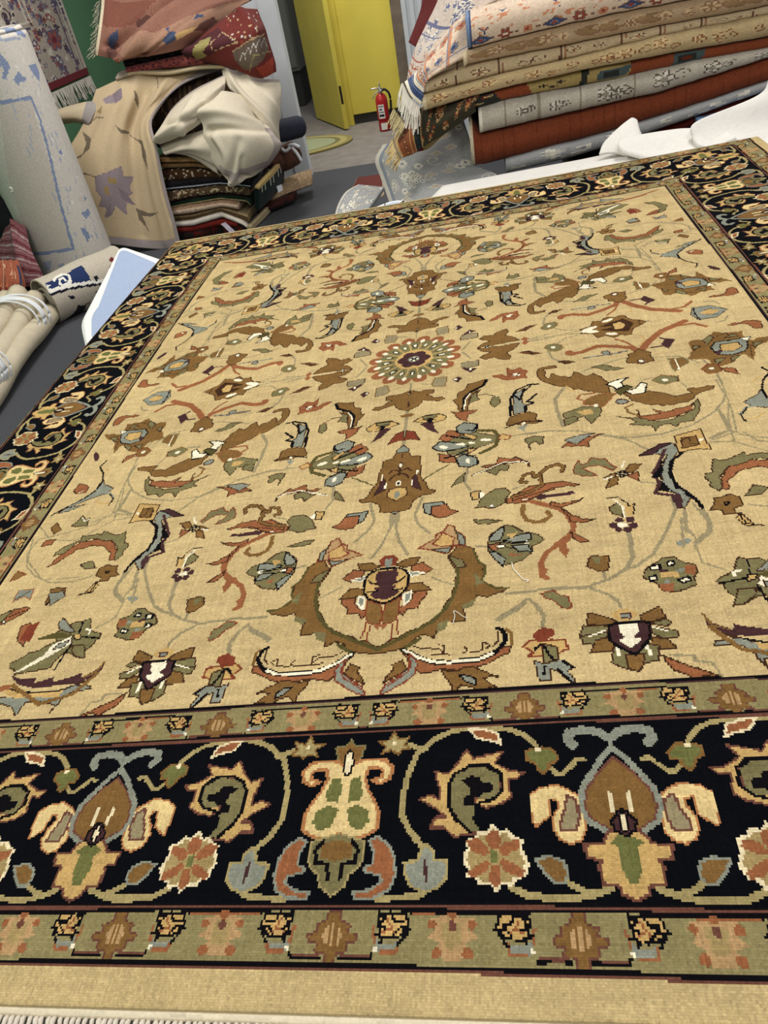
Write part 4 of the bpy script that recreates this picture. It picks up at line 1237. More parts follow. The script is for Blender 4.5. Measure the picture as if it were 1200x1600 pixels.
shell('rug_body', G, .012, canvas_colour(cvd, 600, 1000, 3), WOOL, droop, back=(190, 170, 140))
def fringe(name, edge, drop, parent, n, rgb, width=.006, seed=1, mname='fringe_cotton'):
    rnd = random.Random(seed); E = catmull(edge, n); V = []; Fc = []
    for p in E:
        d = np.array(drop) * rnd.uniform(.8, 1.1) + np.array([rnd.uniform(-.02, .02), rnd.uniform(-.01, .01), 0]); m = p + d * .5 + np.array([rnd.uniform(-.008, .008), rnd.uniform(-.01, 0), 0])
        for a, b in ((p, m), (m, p + d)):
            b0 = len(V); w = width * (1 if a is p else .8)
            for c in (a, b):
                for dx, dy in ((-w, 0), (w * .5, -w * .8), (w * .5, w * .8)): V.append((c[0] + dx, c[1] + dy, c[2]))
            Fc += [(b0, b0 + 1, b0 + 4, b0 + 3), (b0 + 1, b0 + 2, b0 + 5, b0 + 4), (b0 + 2, b0, b0 + 3, b0 + 5)]
    o = mesh_obj(name, V, Fc, mat(mname, rgb, var=.1), parent); o['kind'] = 'stuff'; return o
fringe('fringe', [at(629, 130, 2.61), at(640, 152, 2.45), at(655, 166, 2.41)], (-.03, -.02, -.12), droop, 60, (230, 222, 208), seed=4, mname='white_fringe')
# -- pale patterned rug and maroon cloth behind it
pal2 = dict(a=(206, 190, 178), b=(110, 112, 140), c=(168, 96, 78), d=(224, 214, 200))
cv2 = Canvas(0, 0, 500, 900, 5, pal2, 'a'); rnd = random.Random(3)
for k in range(34): flower(cv2, rnd.uniform(40, 460), rnd.uniform(0, 560), rnd.uniform(20, 46), 'd', 'b', 'b', 6)
for y in (330, 420, 640, 700, 780, 850): cv2.line('c' if y > 600 else 'b', 16, [0, y, 500, y])
for k in range(40): cv2.line('c', 8, [rnd.uniform(0, 500), rnd.uniform(560, 900), rnd.uniform(0, 500), rnd.uniform(560, 900)]) if k < 9 else None
G = grid_points(pts_at([[(692, -40, 3.0), (735, -30, 2.85), (790, -8, 2.75)], [(684, 0, 2.98), (706, 8, 2.82), (742, 18, 2.76)], [(664, 42, 2.94), (684, 50, 2.8), (706, 48, 2.74)], [(650, 72, 2.92), (664, 78, 2.78), (686, 74, 2.73)], [(640, 102, 2.9), (648, 112, 2.76), (670, 104, 2.72)], [(636, 122, 2.88), (640, 132, 2.76), (655, 128, 2.72)]]), 26, 50)
tag(shell('draped_rug', G, .014, canvas_colour(cv2, 500, 900, 5), WOOL, back=(190, 180, 170)), 'pale pink-grey patterned rug hanging behind the navy hemmed rug', 'rug')
G = grid_points(pts_at([[(662, -30, 3.15), (700, -30, 3.05)], [(658, 10, 3.12), (682, 10, 3.02)], [(648, 40, 3.1), (672, 36, 3.0)], [(638, 66, 3.08), (656, 78, 3.0)]]), 12, 20)
tag(shell('maroon_cloth', G, .02, plain((102, 46, 46)), WOOL), 'plain maroon cloth hanging at the far left of the right stack', 'cloth')
# -- dark rug end drooping with tan fringe
dk = tag(bpy.data.objects.new('draped_rug', None), 'dark green and rust rug end drooping from the right stack with tan fringe', 'rug'); col.objects.link(dk)
pal3 = dict(a=(58, 54, 42), b=(126, 72, 44), c=(176, 140, 92), d=(38, 44, 44), e=(120, 48, 34))
cv3 = Canvas(0, 0, 300, 800, 5, pal3, 'a'); rnd = random.Random(6)
for k in range(26): x, y = rnd.uniform(30, 270), rnd.uniform(0, 560); flower(cv3, x, y, rnd.uniform(16, 30), rnd.choice('be'), 'c', None, 5); scroll(cv3, x + 30, y, 20, 'c', 6)
cv3.poly('d', [0, 480, 300, 480, 300, 540, 0, 540]); cv3.poly('b', [0, 560, 300, 560, 300, 760, 0, 760]); [cv3.line('c', 7, [0, y, 300, y]) for y in (470, 550, 600)]
for k in range(5): flower(cv3, 30 + 60 * k, 670, 26, 'e', 'c', 'a', 6)
cv3.poly('c', [0, 760, 300, 760, 300, 800, 0, 800])
G = grid_points(pts_at([[(760, 132, 2.56), (742, 156, 2.42), (744, 174, 2.44)], [(705, 140, 2.60), (702, 178, 2.42), (700, 206, 2.44)], [(672, 158, 2.62), (668, 196, 2.44), (670, 224, 2.44)], [(640, 184, 2.64), (640, 216, 2.48), (646, 240, 2.46)], [(616, 216, 2.64), (620, 232, 2.54), (628, 246, 2.5)]]), 24, 60)
shell('rug_body', G, .012, canvas_colour(cv3, 300, 800, 7), WOOL, dk, back=(150, 120, 90))
fringe('fringe', [at(614, 217, 2.64), at(619, 233, 2.54), at(627, 247, 2.5)], (-.05, -.02, -.06), dk, 30, (196, 172, 124), seed=9, mname='tan_fringe')
fringe('fringe', [at(616, 170, 2.62), at(626, 184, 2.58), at(634, 196, 2.54)], (-.045, .0, -.07), droop, 26, (206, 186, 140), seed=12, mname='tan_fringe2')
# -- small red-cream bit under the dark rug end
G = grid_points(pts_at([[(690, 206, 2.5), (690, 214, 2.5)], [(668, 222, 2.52), (670, 232, 2.52)], [(646, 228, 2.54), (650, 238, 2.54)]]), 6, 16)
tag(shell('folded_rug', G, .05, lambda s, t: np.where(((t > .7))[:, None], lin((126, 44, 36)), lin((170, 146, 100))) , WOOL), 'thin tan and red rug edge tucked beneath the dark drooping rug', 'folded rug')

# -- grey-blue floral rug spread below the stack and down to the floor
pal4 = dict(a=(150, 150, 150), b=(186, 180, 168), c=(122, 128, 136), d=(206, 200, 186), e=(168, 156, 138))
cv4 = Canvas(0, 0, 1000, 1000, 5, pal4, 'a'); rnd = random.Random(14)
for k in range(46):
    x, y = rnd.uniform(0, 1000), rnd.uniform(0, 1000)
    if k % 3 == 0: scroll(cv4, x, y, rnd.uniform(40, 80), 'b', 14, a0=rnd.uniform(0, 6))
    elif k % 3 == 1: flower(cv4, x, y, rnd.uniform(36, 60), 'd', 'c', 'b', 7)
    else: cv4.poly('e', [x, y, x + 60, y - 30, x + 110, y + 10, x + 50, y + 30], 'b', 8)
for k in range(14): x, y = 300 + (k % 4) * 60 + (k // 4) * 20, 560 + (k // 4) * 55; cv4.disc('d', x, y, 24); cv4.disc('c', x, y, 11)
cv4.poly('b', [0, 0, 60, 0, 60, 1000, 0, 1000]); cv4.poly('c', [60, 0, 110, 0, 110, 1000, 60, 1000])
G = grid_points(pts_at([[(598, 226, 3.05), (660, 213, 2.78), (722, 186, 2.66)], [(586, 250, 3.0), (645, 240, 2.74), (734, 222, 2.60)], [(594, 276, 2.9), (650, 265, 2.64), (742, 256, 2.54)], [(604, 304, 2.75), (660, 292, 2.5), (775, 272, 2.44)], [(612, 330, 2.55), (670, 318, 2.35), (790, 296, 2.30)]]), 70, 70)
tag(shell('floral_rug', G, .012, canvas_colour(cv4, 1000, 1000, 15), WOOL, back=(190, 184, 172), face=(0, -1, 1)), 'grey-blue floral rug spilling from under the right stack', 'rug')
cvh = band_canvas(pal4, 'a', 16); rnd = random.Random(19)
for k in range(40): flower(cvh, rnd.uniform(0, 2400), rnd.uniform(60, 240), rnd.uniform(24, 40), 'b', 'c', 'd', 5)
folded_rug('folded_rug', [(790, 252), (860, 232), (900, 224), (973, 203), (1087, 167), (1200, 129)], [(790, 273), (860, 256), (900, 246), (959, 229), (1058, 193), (1200, 142)], YF - .02, .7,
           rug_colour(cvh, 17), 'grey floral folded rug directly under the rust red rug', extend=XR, res=80, group='folded rugs in the right stack')
folded_rug('folded_rug', [(1000, 209), (1058, 193), (1115, 170), (1200, 143)], [(1000, 222), (1058, 207), (1115, 186), (1200, 162)], YF + .02, .7,
           plain((88, 34, 28)), 'thin dark red folded rug low at the right end of the stack', extend=XR, group='folded rugs in the right stack')
folded_rug('folded_rug', [(900, 247), (959, 231), (1058, 206), (1115, 186), (1200, 162)], [(900, 330), (959, 310), (1058, 280), (1115, 262), (1200, 240)], YF + .06, .65,
           plain((54, 48, 44)), 'very dark folded rug at the foot of the right stack behind white cloth', extend=XR, group='folded rugs in the right stack')
folded_rug('folded_rug', [(1060, 196), (1110, 190), (1166, 176), (1200, 168)], [(1060, 206), (1110, 200), (1168, 187), (1200, 180)], YF - .12, .3,
           plain((110, 136, 172)), 'narrow sky blue folded rug peeking out beside the white flap', group='folded rugs in the right stack', extend=1.75, left=1.36)

# -- white cloths between carpet and right stack
WHT = (224, 220, 214)
def wcol(seed): return plain(WHT, seed, .02)
G = grid_points([[(-.05, 1.60, .46), (.5, 1.60, .475), (.9, 1.60, .49), (1.3, 1.60, .50), (2.2, 1.58, .56)], [(-.06, 1.8, .455), (.5, 1.8, .48), (.9, 1.8, .50), (1.3, 1.8, .53), (2.2, 1.75, .60)],
                 [(-.02, 2.0, .44), (.5, 2.02, .46), (.9, 2.02, .49), (1.3, 2.0, .53), (2.2, 1.95, .62)], [(.02, 2.22, .42), (.5, 2.22, .44), (.85, 2.2, .46), (1.3, 2.2, .50), (2.2, 2.2, .6)]], 50, 24)
white = tag(bpy.data.objects.new('white_rug', None), 'off-white rug lying under the far edge of the gold carpet', 'rug'); col.objects.link(white)
M_whitew = weave_mat('white_wool', bump=.2, sheen=.2, nscale=300, var=.03)
shell('rug_body', G, .03, wcol(3), M_whitew, white, face=(0, 0, 1))
G = grid_points(pts_at([[(936, 240, 2.02), (958, 238, 2.0), (985, 246, 1.95), (1018, 252, 1.9)], [(944, 222, 2.06), (966, 226, 2.02), (988, 232, 1.97), (1016, 240, 1.92)], [(968, 198, 2.12), (980, 202, 2.08), (996, 206, 2.06), (1004, 212, 2.06)], [(986, 184, 2.16), (990, 184, 2.15), (996, 188, 2.15), (998, 200, 2.14)]]), 24, 24)
shell('folded_corner', G, .014, wcol(4), M_whitew, white)
G = grid_points(pts_at([[(968, 216, 2.0), (1012, 208, 2.02), (1060, 201, 2.0), (1100, 198, 1.98), (1136, 182, 1.98)], [(966, 225, 1.95), (1012, 218, 1.96), (1060, 212, 1.95), (1102, 206, 1.93), (1140, 192, 1.92)], [(972, 232, 1.91), (1020, 238, 1.88), (1062, 230, 1.87), (1104, 216, 1.85), (1138, 204, 1.84)], [(990, 238, 1.86), (1026, 247, 1.80), (1066, 244, 1.78), (1110, 232, 1.76), (1150, 215, 1.74)]]), 36, 20)
shell('folded_flap', G, .02, wcol(5), M_whitew, white)
G = grid_points([[at(1206, 120, 1.95), at(1260, 90, 2.0), at(1400, 60, 2.0)], [at(1182, 150, 1.92), at(1250, 130, 1.9), at(1400, 100, 1.9)], [at(1088, 190, 1.9), at(1190, 190, 1.84), at(1360, 170, 1.8)], [at(1082, 212, 1.86), at(1180, 220, 1.76), at(1350, 215, 1.7)], [at(1090, 226, 1.80), at(1172, 250, 1.66), at(1330, 262, 1.6)]], 24, 26)
shell('raised_fold', G, .02, wcol(6), M_whitew, white)
# white and sky-blue rounded rug end at the far edge
bl2 = rug_slab('pale_blue_rug', [(-.62, 1.62), (-.10, 1.62), (-.12, 2.06), (-.22, 2.18), (-.36, 2.08)], .30, .405, (176, 192, 216), (226, 228, 228),
               'white and pale blue rounded rug end beside the maroon mat', rim=.02, rim_rgb=(232, 232, 230))
G = grid_points(pts_at([[(560, 288, 2.75), (600, 292, 2.6)], [(540, 300, 2.55), (590, 306, 2.45)], [(527, 322, 2.4), (575, 326, 2.3)], [(522, 345, 2.25), (560, 350, 2.15)]]), 20, 20)
tag(shell('pale_rug', G, .02, canvas_colour(cv4, 1000, 1000, 18), WOOL, face=(0, -1, 1)), 'pale grey rug flap between the maroon mat and the gold carpet', 'rug')
mm = rug_slab('maroon_mat', [(-.80, 3.72), (-.50, 3.72), (-.56, 4.30), (-.78, 4.32)], 0.0, .02, (96, 46, 40), (190, 170, 140), 'small maroon mat on the grey floor below the fire extinguisher', cat='mat', rnd=.01)

# ------------------------------------------------------------------ oval rug and fire extinguisher in the back hall
def oval(cx, cy, rx, ry, rings, label):
    K = 48; V = [(cx, cy, .014)]; Fc = []; C = []
    rr = [r for r, _ in rings]
    for r in rr:
        for k in range(K): V.append((cx + rx * r * math.cos(2 * math.pi * k / K), cy + ry * r * math.sin(2 * math.pi * k / K), .014))
    for k in range(K): V.append((cx + rx * math.cos(2 * math.pi * k / K), cy + ry * math.sin(2 * math.pi * k / K), .001))
    for k in range(K): Fc.append((0, 1 + k, 1 + (k + 1) % K)); C.append(lin(rings[0][1]))
    for i in range(len(rr)):
        nx = i + 1
        for k in range(K):
            Fc.append((1 + i * K + k, 1 + nx * K + k, 1 + nx * K + (k + 1) % K, 1 + i * K + (k + 1) % K)); C.append(lin(rings[min(nx, len(rr) - 1)][1]))
    o = mesh_obj('oval_rug', V, Fc, WOOL, smooth=False); dye(o, np.array(C)); return tag(o, label, 'rug')
oval(-1.66, 5.78, .66, .40, [(.55, (150, 156, 120)), (.74, (150, 156, 120)), (.82, (118, 112, 70)), (.92, (166, 156, 100)), (1.0, (140, 130, 78))], 'small green oval rug on the floor by the yellow door')

fx, fy = -.69, 5.97
ext = tag(bpy.data.objects.new('fire_extinguisher', None), 'red fire extinguisher standing on the floor before the yellow wall', 'extinguisher'); col.objects.link(ext)
M_red = mat('red_enamel', (178, 30, 30), rough=.3, var=.03, bump=0, spec=.5); M_chr = mat('chrome', (190, 190, 190), rough=.3, metal=.9, var=.03, bump=0); M_blk = mat('black_rubber', (26, 26, 26), rough=.6, var=.05, bump=0)
M_lab = mat('label_paper', (226, 224, 216), var=.02, bump=0, rough=.6)
lathe('cylinder', [(.052, 0), (.058, .006), (.058, .255), (.055, .28), (.045, .302), (.028, .318), (.02, .325)], M_red, ext, loc=(fx, fy, 0))
lathe('valve', [(.02, .322), (.022, .34), (.018, .345), (.018, .37), (.012, .372)], M_chr, ext, loc=(fx, fy, 0), n=16)
def curved_label(name, z0, z1, a0, a1, r, m, parent=ext):
    V = []; n = 12
    for z in (z0, z1):
        for k in range(n + 1):
            a = math.radians(a0 + (a1 - a0) * k / n); V.append((fx + r * math.cos(a), fy + r * math.sin(a), z))
    return mesh_obj(name, V, [(k, k + 1, n + 2 + k, n + 1 + k) for k in range(n)], m, parent)
lb = curved_label('label', .115, .235, 232, 292, .0588, M_lab)
curved_label('label_print', .13, .15, 238, 286, .0591, M_blk, lb); curved_label('label_print', .165, .172, 238, 286, .0591, M_blk, lb); curved_label('label_print', .185, .20, 246, 270, .0591, mat('label_blue', (60, 70, 110), bump=0), lb); curved_label('label_print', .215, .222, 238, 286, .0591, M_blk, lb)
curved_label('label', .015, .075, 240, 300, .0588, M_lab)
curved_label('label_band', .095, .104, 180, 360, .0586, mat('dark_red', (110, 18, 18), bump=0))
tube('handle', [(fx + .02, fy - .01, .362), (fx - .03, fy - .02, .372), (fx - .085, fy - .03, .372)], .007, M_chr, ext, n=6, res=8)
tube('lever', [(fx + .01, fy - .01, .35), (fx - .04, fy - .02, .335), (fx - .075, fy - .03, .29)], .006, M_chr, ext, n=6, res=8)
tube('pin', [(fx, fy, .37), (fx + .004, fy, .41)], .007, M_chr, ext, n=6, res=6)
lathe('gauge', [(.004, 0), (.016, 0), (.016, .012), (.012, .013)], M_chr, ext, loc=(fx + .012, fy - .03, .345), n=14)
tube('hose', [(fx + .015, fy - .01, .345), (fx + .05, fy - .02, .352), (fx + .088, fy - .03, .31), (fx + .09, fy - .03, .22), (fx + .075, fy - .03, .14)], .011, M_blk, ext, n=8, res=24)
lathe('nozzle', [(.008, 0), (.013, .0), (.011, .05), (.008, .05)], M_blk, ext, loc=(fx + .075, fy - .03, .10), n=12)

# ------------------------------------------------------------------ left: rug hung on the green wall
pal5 = dict(a=(178, 164, 150), b=(92, 84, 108), c=(150, 82, 72), d=(210, 200, 184), e=(118, 36, 44), f=(120, 116, 130), k=(70, 56, 66))
cv5 = Canvas(0, 0, 1000, 1000, 5, pal5, 'a'); rnd = random.Random(31)
# s runs towards the back of the shop, t downwards; field at the upper front, border along back and bottom
cv5.poly('a', [0, 0, 1000, 0, 1000, 1000, 0, 1000])
for k in range(700):
    x, y = rnd.uniform(0, 1000), rnd.uniform(0, 960)
    if x > 690 or y > 640: flower(cv5, x, y, rnd.uniform(12, 26), rnd.choice('bbcfkd'), rnd.choice('dcb'), None, 5)
    else:
        scroll(cv5, x, y, rnd.uniform(16, 40), rnd.choice('bkfdd'), 8, a0=rnd.uniform(0, 6)); cv5.disc(rnd.choice('cbkd'), x, y, rnd.uniform(5, 14))
for x in (690, 720, 960): cv5.line('d', 12, [x, 0, x, 640 if x < 900 else 960])
cv5.line('d', 14, [0, 640, 700, 640]); cv5.line('b', 12, [0, 670, 690, 670]); cv5.line('b', 10, [930, 0, 930, 960])
for y in (230, 470, 760): flower(cv5, 830, y, 55, 'c', 'e', 'b', 6)
for x in (120, 380, 620): flower(cv5, x, 800, 55, 'c', 'e', 'b', 6)
cv5.poly('e', [0, 955, 1000, 955, 1000, 1000, 0, 1000]); cv5.poly('d', [978, 0, 1000, 0, 1000, 960, 978, 960])
hr = tag(bpy.data.objects.new('wall_rug', None), 'navy and cream medallion rug hung on the green wall', 'rug'); col.objects.link(hr)
G = grid_points([[(-2.935, 2.7, 2.2), (-2.935, 3.7, 2.2), (-2.935, 4.79, 2.2)], [(-2.93, 2.7, 1.6), (-2.925, 3.7, 1.6), (-2.93, 4.79, 1.6)], [(-2.925, 2.7, 1.0), (-2.92, 3.7, 1.0), (-2.925, 4.79, 1.0)]], 150, 110)
shell('rug_body', G, .008, canvas_colour(cv5, 1000, 1000, 8), WOOL, hr, face=(1, 0, 0))
fringe('fringe', [(-2.92, 2.75, .99), (-2.915, 3.7, .99), (-2.92, 4.78, .99)], (0.01, 0, -.13), hr, 150, (216, 212, 204), width=.007, seed=3, mname='white_fringe')

# ------------------------------------------------------------------ left: standing blue and beige roll
pal6 = dict(a=(196, 190, 182), b=(124, 136, 164), c=(208, 204, 196), d=(152, 160, 178), e=(186, 178, 168))
cv6 = Canvas(0, 0, 2000, 1500, 5, pal6, 'a'); rnd = random.Random(41)
for k in range(520): x, y = rnd.uniform(0, 2000), rnd.uniform(0, 1500); cv6.line(rnd.choice('cce'), 8, [x, y, x + rnd.uniform(-20, 20), y + rnd.uniform(-40, 40)])
roll = tag(bpy.data.objects.new('rolled_rug', None), 'tall beige and blue rug rolled up and standing by the green wall', 'rug'); col.objects.link(roll)
def standing_roll(cx, cy, a, b, z1, lean=(0, 0)):
    n, L = 240, 200; Gp = []
    for j in range(L):
        t = j / (L - 1); z = z1 * (1 - t) + .01 * t
        q = 1.0 if t > .03 else (.80, .95)[1 if t > .015 else 0]
        Gp.append([(cx + lean[0] * (1 - t) + a * q * math.cos(w), cy + lean[1] * (1 - t) + b * q * math.sin(w), z) for w in np.linspace(math.pi * 1.0, math.pi * 3.0, n)])
    return np.array(Gp)
G = standing_roll(-2.56, 2.80, .265, .20, 1.46)
fr = np.zeros(G.shape[:2], bool); fr[:, :G.shape[1] // 2] = True
r6 = RugPlan(cv6, G, 2000, 1500, fr); K4 = (0, 0, 4)
r6.poly('e', "0,640 190,620 460,1555 220,1580 60,1100", *K4); r6.line('b', 20, "0,635 100,625 190,612 240,740 300,950 370,1250 460,1555 340,1572 220,1580", *K4)
r6.line('b', 26, "0,195 60,195 180,210", *K4); r6.line('d', 14, "0,245 60,240 115,240", *K4)
for t in ("-10,320 20,350 30,400 0,420", "0,370 30,370 60,420 30,500 10,480 25,440", "80,490 110,450 160,490 150,520 120,510 110,535", "160,320 220,340 200,350", "165,410 215,400 240,460 235,510 210,480", "500,1330 540,1300 560,1340 530,1370", "500,1420 530,1430 560,1480 540,1510", "510,1220 530,1240 520,1260", "350,960 370,930 385,960"): r6.poly('b', t, *K4)
for t in ("330,820 350,830 355,870", "490,1440 520,1480", "540,1390 550,1430", "275,1640 330,1620 320,1690 290,1680", "360,1660 400,1640 410,1690"): r6.poly('d', t, *K4)
for k in range(46): x, y = rnd.uniform(640, 970), rnd.uniform(160, 1450); cv6.line('d', 7, [x, y, x + rnd.uniform(-20, 20), y + rnd.uniform(20, 60)])
shell('rug_body', G, .012, canvas_colour(cv6, 2000, 1500, 4, .04), WOOL, roll, face=(0, 0, 0))
# coiled end of the roll seen from above
K = 90; ang = np.linspace(0, 2 * math.pi * 4, K); q = np.linspace(.96, .08, K)
G = np.array([[(-2.56 + .255 * q[k] * math.cos(ang[k]), 2.80 + .19 * q[k] * math.sin(ang[k]), zz) for k in range(K)] for zz in (1.455, 1.40)])
shell('coiled_end', G, .014, plain((204, 198, 190)), WOOL, roll, face=(0, 0, 0))
tw = [(-2.56 + .27 * math.cos(w), 2.80 + .205 * math.sin(w), .66 + .03 * math.cos(w)) for w in np.linspace(0, 2 * math.pi, 30)]
tube('twine', tw, .004, mat('white_twine', (222, 218, 210)), roll, n=6, res=60)
tube('twine_knot', [(-2.66, 2.612, .655), (-2.655, 2.60, .675), (-2.645, 2.602, .66), (-2.66, 2.60, .65)], .008, mat('white_twine', (222, 218, 210)), roll, n=6, res=14)

# ------------------------------------------------------------------ left: pile of folded rugs against the back wall
YL = 3.36
def lpile(top, bot, col_fn, label, dep=.62, Yo=0.0, **k):
    return folded_rug('folded_rug', top, bot, YL + Yo, dep, col_fn, label, res=44, nprof=10, group='folded rugs in the left pile', **k)
def striped(rgbs, seed=0):
    rg = [lin(c) for c in rgbs]; rng = np.random.default_rng(seed)
    def f(s, t):
        i = np.clip(((t - .25) / .5 * len(rg)).astype(int), 0, len(rg) - 1)
        return np.array(rg)[i] * (1 + rng.normal(0, .12, (len(s), 1)))
    return f
def speck(base, spot, seed, p=.2):
    rng = np.random.default_rng(seed)
    return lambda s, t: np.where((rng.random(len(s)) < p)[:, None], lin(spot), lin(base)) * (1 + rng.normal(0, .1, (len(s), 1)))
lpile([(245, 352), (300, 352), (340, 340), (392, 352)], [(245, 385), (300, 380), (340, 372), (392, 372)], speck((42, 36, 34), (90, 30, 26), 1, .25), 'blackish folded rug at the bottom of the left pile', extend=-1.50)
lpile([(262, 356), (300, 354), (345, 343), (380, 350)], [(262, 366), (300, 364), (340, 354), (380, 358)], plain((104, 34, 28), 2), 'dark red folded rug low in the left pile', extend=-1.55, Yo=-.015)
lpile([(262, 349), (300, 345), (345, 332), (378, 346), (392, 357)], [(262, 356), (300, 354), (345, 341), (378, 352), (392, 362)], plain((216, 208, 196), 3), 'thin off-white folded rug above the dark red one in the left pile', extend=-1.47, Yo=-.02)
lpile([(260, 339), (300, 336), (345, 324), (385, 336)], [(262, 349), (300, 345), (345, 332), (378, 346), (392, 350)], striped([(150, 128, 94), (96, 76, 54), (172, 150, 112)], 4), 'tan and brown edged folded rug under the pinkish rug in the left pile', extend=-1.46)
lpile([(258, 329), (300, 322), (345, 315), (380, 318)], [(260, 338), (300, 334), (345, 324), (383, 330)], striped([(196, 166, 142), (206, 182, 158), (150, 120, 96)], 5), 'pinkish cream folded rug with rounded end in the left pile', extend=-1.50, Yo=-.03)
lpile([(256, 319), (300, 308), (345, 302), (385, 306), (402, 322)], [(258, 329), (300, 322), (345, 314), (385, 318), (402, 334)], striped([(30, 58, 44), (188, 168, 120), (24, 46, 36), (40, 34, 30)], 6), 'dark green folded rug with cream edge lines in the left pile', extend=-1.42, Yo=.01)
lpile([(254, 301), (300, 296), (345, 290), (400, 296)], [(256, 318), (300, 309), (345, 302), (400, 308)], speck((92, 74, 54), (190, 172, 140), 7, .22), 'brown flecked folded rug, fifth from the floor side of the left pile', extend=-1.40, Yo=-.01)
lpile([(252, 287), (300, 281), (345, 278), (400, 284)], [(254, 300), (300, 296), (345, 290), (400, 296)], striped([(28, 28, 34), (200, 206, 214), (30, 30, 36), (44, 40, 40)], 8), 'black folded rug with white dashes in the left pile', extend=-1.38)
lpile([(250, 266), (300, 264), (345, 268), (400, 276)], [(252, 287), (300, 281), (345, 279), (400, 285)], speck((84, 58, 40), (206, 190, 164), 9, .12), 'dark brown folded rug with white specks in the left pile', extend=-1.38, Yo=.01)
lpile([(247, 244), (300, 244), (345, 252), (400, 262)], [(250, 266), (300, 264), (345, 268), (400, 276)], striped([(60, 44, 30), (150, 116, 74), (70, 48, 32), (168, 132, 86), (52, 40, 30)], 10), 'brown and gold striped folded rug under the cream rug in the left pile', extend=-1.36, Yo=-.01)
# core below the heaped rugs
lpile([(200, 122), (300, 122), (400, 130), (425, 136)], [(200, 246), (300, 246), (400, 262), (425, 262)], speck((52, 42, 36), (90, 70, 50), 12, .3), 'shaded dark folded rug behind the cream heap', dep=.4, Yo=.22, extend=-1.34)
# dark green rug side with tan rim
G = grid_points(pts_at([[(404, 292, 3.33), (424, 270, 3.55), (442, 250, 3.85)], [(404, 308, 3.33), (426, 292, 3.55), (444, 268, 3.85)], [(404, 330, 3.34), (424, 310, 3.55), (444, 284, 3.85)]]), 24, 14)
dg = tag(shell('green_rug', G, .03, lambda s, t: np.where((t < .14)[:, None], lin((186, 160, 104)), np.where((np.sin(s * 60) > .85)[:, None] & (t < .4)[:, None], lin((190, 190, 176)), lin((24, 38, 34)))), WOOL, face=(1, -.5, 0)), 'blackish green rug edge with tan rim at the right side of the left pile', 'rug')
G = grid_points(pts_at([[(392, 354, 3.32), (412, 332, 3.55), (428, 312, 3.8)], [(392, 362, 3.32), (413, 342, 3.55), (430, 322, 3.8)]]), 12, 6)
tag(shell('tan_rug_edge', G, .03, plain((176, 158, 124), 3), WOOL, face=(1, -.5, 0)), 'tan rug edge low on the right side of the left pile', 'rug')

# beige floral rug draped down the front of the pile
pal7 = dict(a=(190, 170, 138), b=(152, 142, 140), c=(142, 129, 134), d=(126, 113, 121), e=(150, 130, 92), f=(112, 100, 84), g=(176, 152, 116))
cv7 = Canvas(0, 0, 1000, 1500, 5, pal7, 'a')
bg_ = tag(bpy.data.objects.new('draped_rug', None), 'beige rug with mauve flower and grey border draped over the left pile', 'rug'); col.objects.link(bg_)
G = heap([[(150, 140, 3.55), (176, 128, 3.58), (200, 118, 3.62), (232, 112, 3.66), (268, 112, 3.68), (300, 108, 3.7), (345, 106, 3.72)],
                        [(140, 168, 3.44), (168, 156, 3.42), (196, 148, 3.46), (222, 150, 3.50), (246, 148, 3.50), (262, 142, 3.54), (280, 134, 3.58)],
                        [(126, 200, 3.36), (154, 196, 3.32), (184, 192, 3.34), (206, 196, 3.40), (222, 196, 3.40), (230, 190, 3.36), (238, 182, 3.38)],
                        [(104, 240, 3.28), (140, 242, 3.22), (176, 244, 3.24), (206, 244, 3.30), (226, 244, 3.31), (240, 240, 3.26), (246, 232, 3.28)],
                        [(96, 290, 3.24), (140, 296, 3.17), (180, 300, 3.19), (212, 304, 3.25), (236, 304, 3.26), (252, 302, 3.22), (260, 298, 3.24)],
                        [(98, 335, 3.22), (144, 342, 3.16), (186, 346, 3.18), (220, 350, 3.22), (246, 350, 3.23), (264, 348, 3.20), (273, 344, 3.22)],
                        [(104, 372, 3.21), (150, 378, 3.15), (194, 384, 3.17), (228, 388, 3.20), (254, 389, 3.21), (272, 386, 3.19), (282, 380, 3.21)]], 110, 140,
         [(.30, .12, .22, 1.0, .06, .025), (.52, .15, .50, .9, .05, -.03), (.68, .1, .72, .95, .05, .022), (.42, .05, .36, .6, .05, .02), (.84, .1, .88, .8, .04, -.02), (.1, .3, .05, 1., .06, -.02)])
rp = RugPlan(cv7, G, 1000, 1500); K4 = (0, 0, 4)
cv7.poly('b', [0, 1415, 1000, 1415, 1000, 1500, 0, 1500]); cv7.poly('b', [895, 0, 1000, 0, 1000, 1500, 895, 1500]); cv7.line('g', 12, [890, 0, 890, 1410, 0, 1410])
rp.poly('c', "600,1100 660,1080 760,1040 770,1110 830,1110 810,1170 830,1210 790,1220 845,1280 790,1270 790,1340 740,1300 720,1280 700,1340 660,1360 670,1290 620,1290 640,1240 600,1180", *K4, 'd', 5)
rp.poly('e', "640,1160 680,1170 690,1220 660,1220", *K4); rp.poly('e', "665,1110 730,1110 730,1150 680,1150", *K4); rp.poly('d', "740,1180 790,1200 845,1280 770,1250", *K4); rp.line('d', 7, "690,1230 680,1340", *K4)
rp.line('f', 9, "480,1080 540,1090 600,1110", *K4); rp.poly('f', "845,1300 930,1330 990,1325 940,1355 870,1345", *K4); rp.poly('f', "850,1310 890,1350 940,1460 910,1420 870,1370", *K4)
rp.poly('f', "720,780 760,810 810,830 800,840 750,830", *K4); rp.poly('f', "840,870 890,880 910,960 925,1060 890,980 880,900", *K4); rp.line('f', 7, "800,830 850,870", *K4)
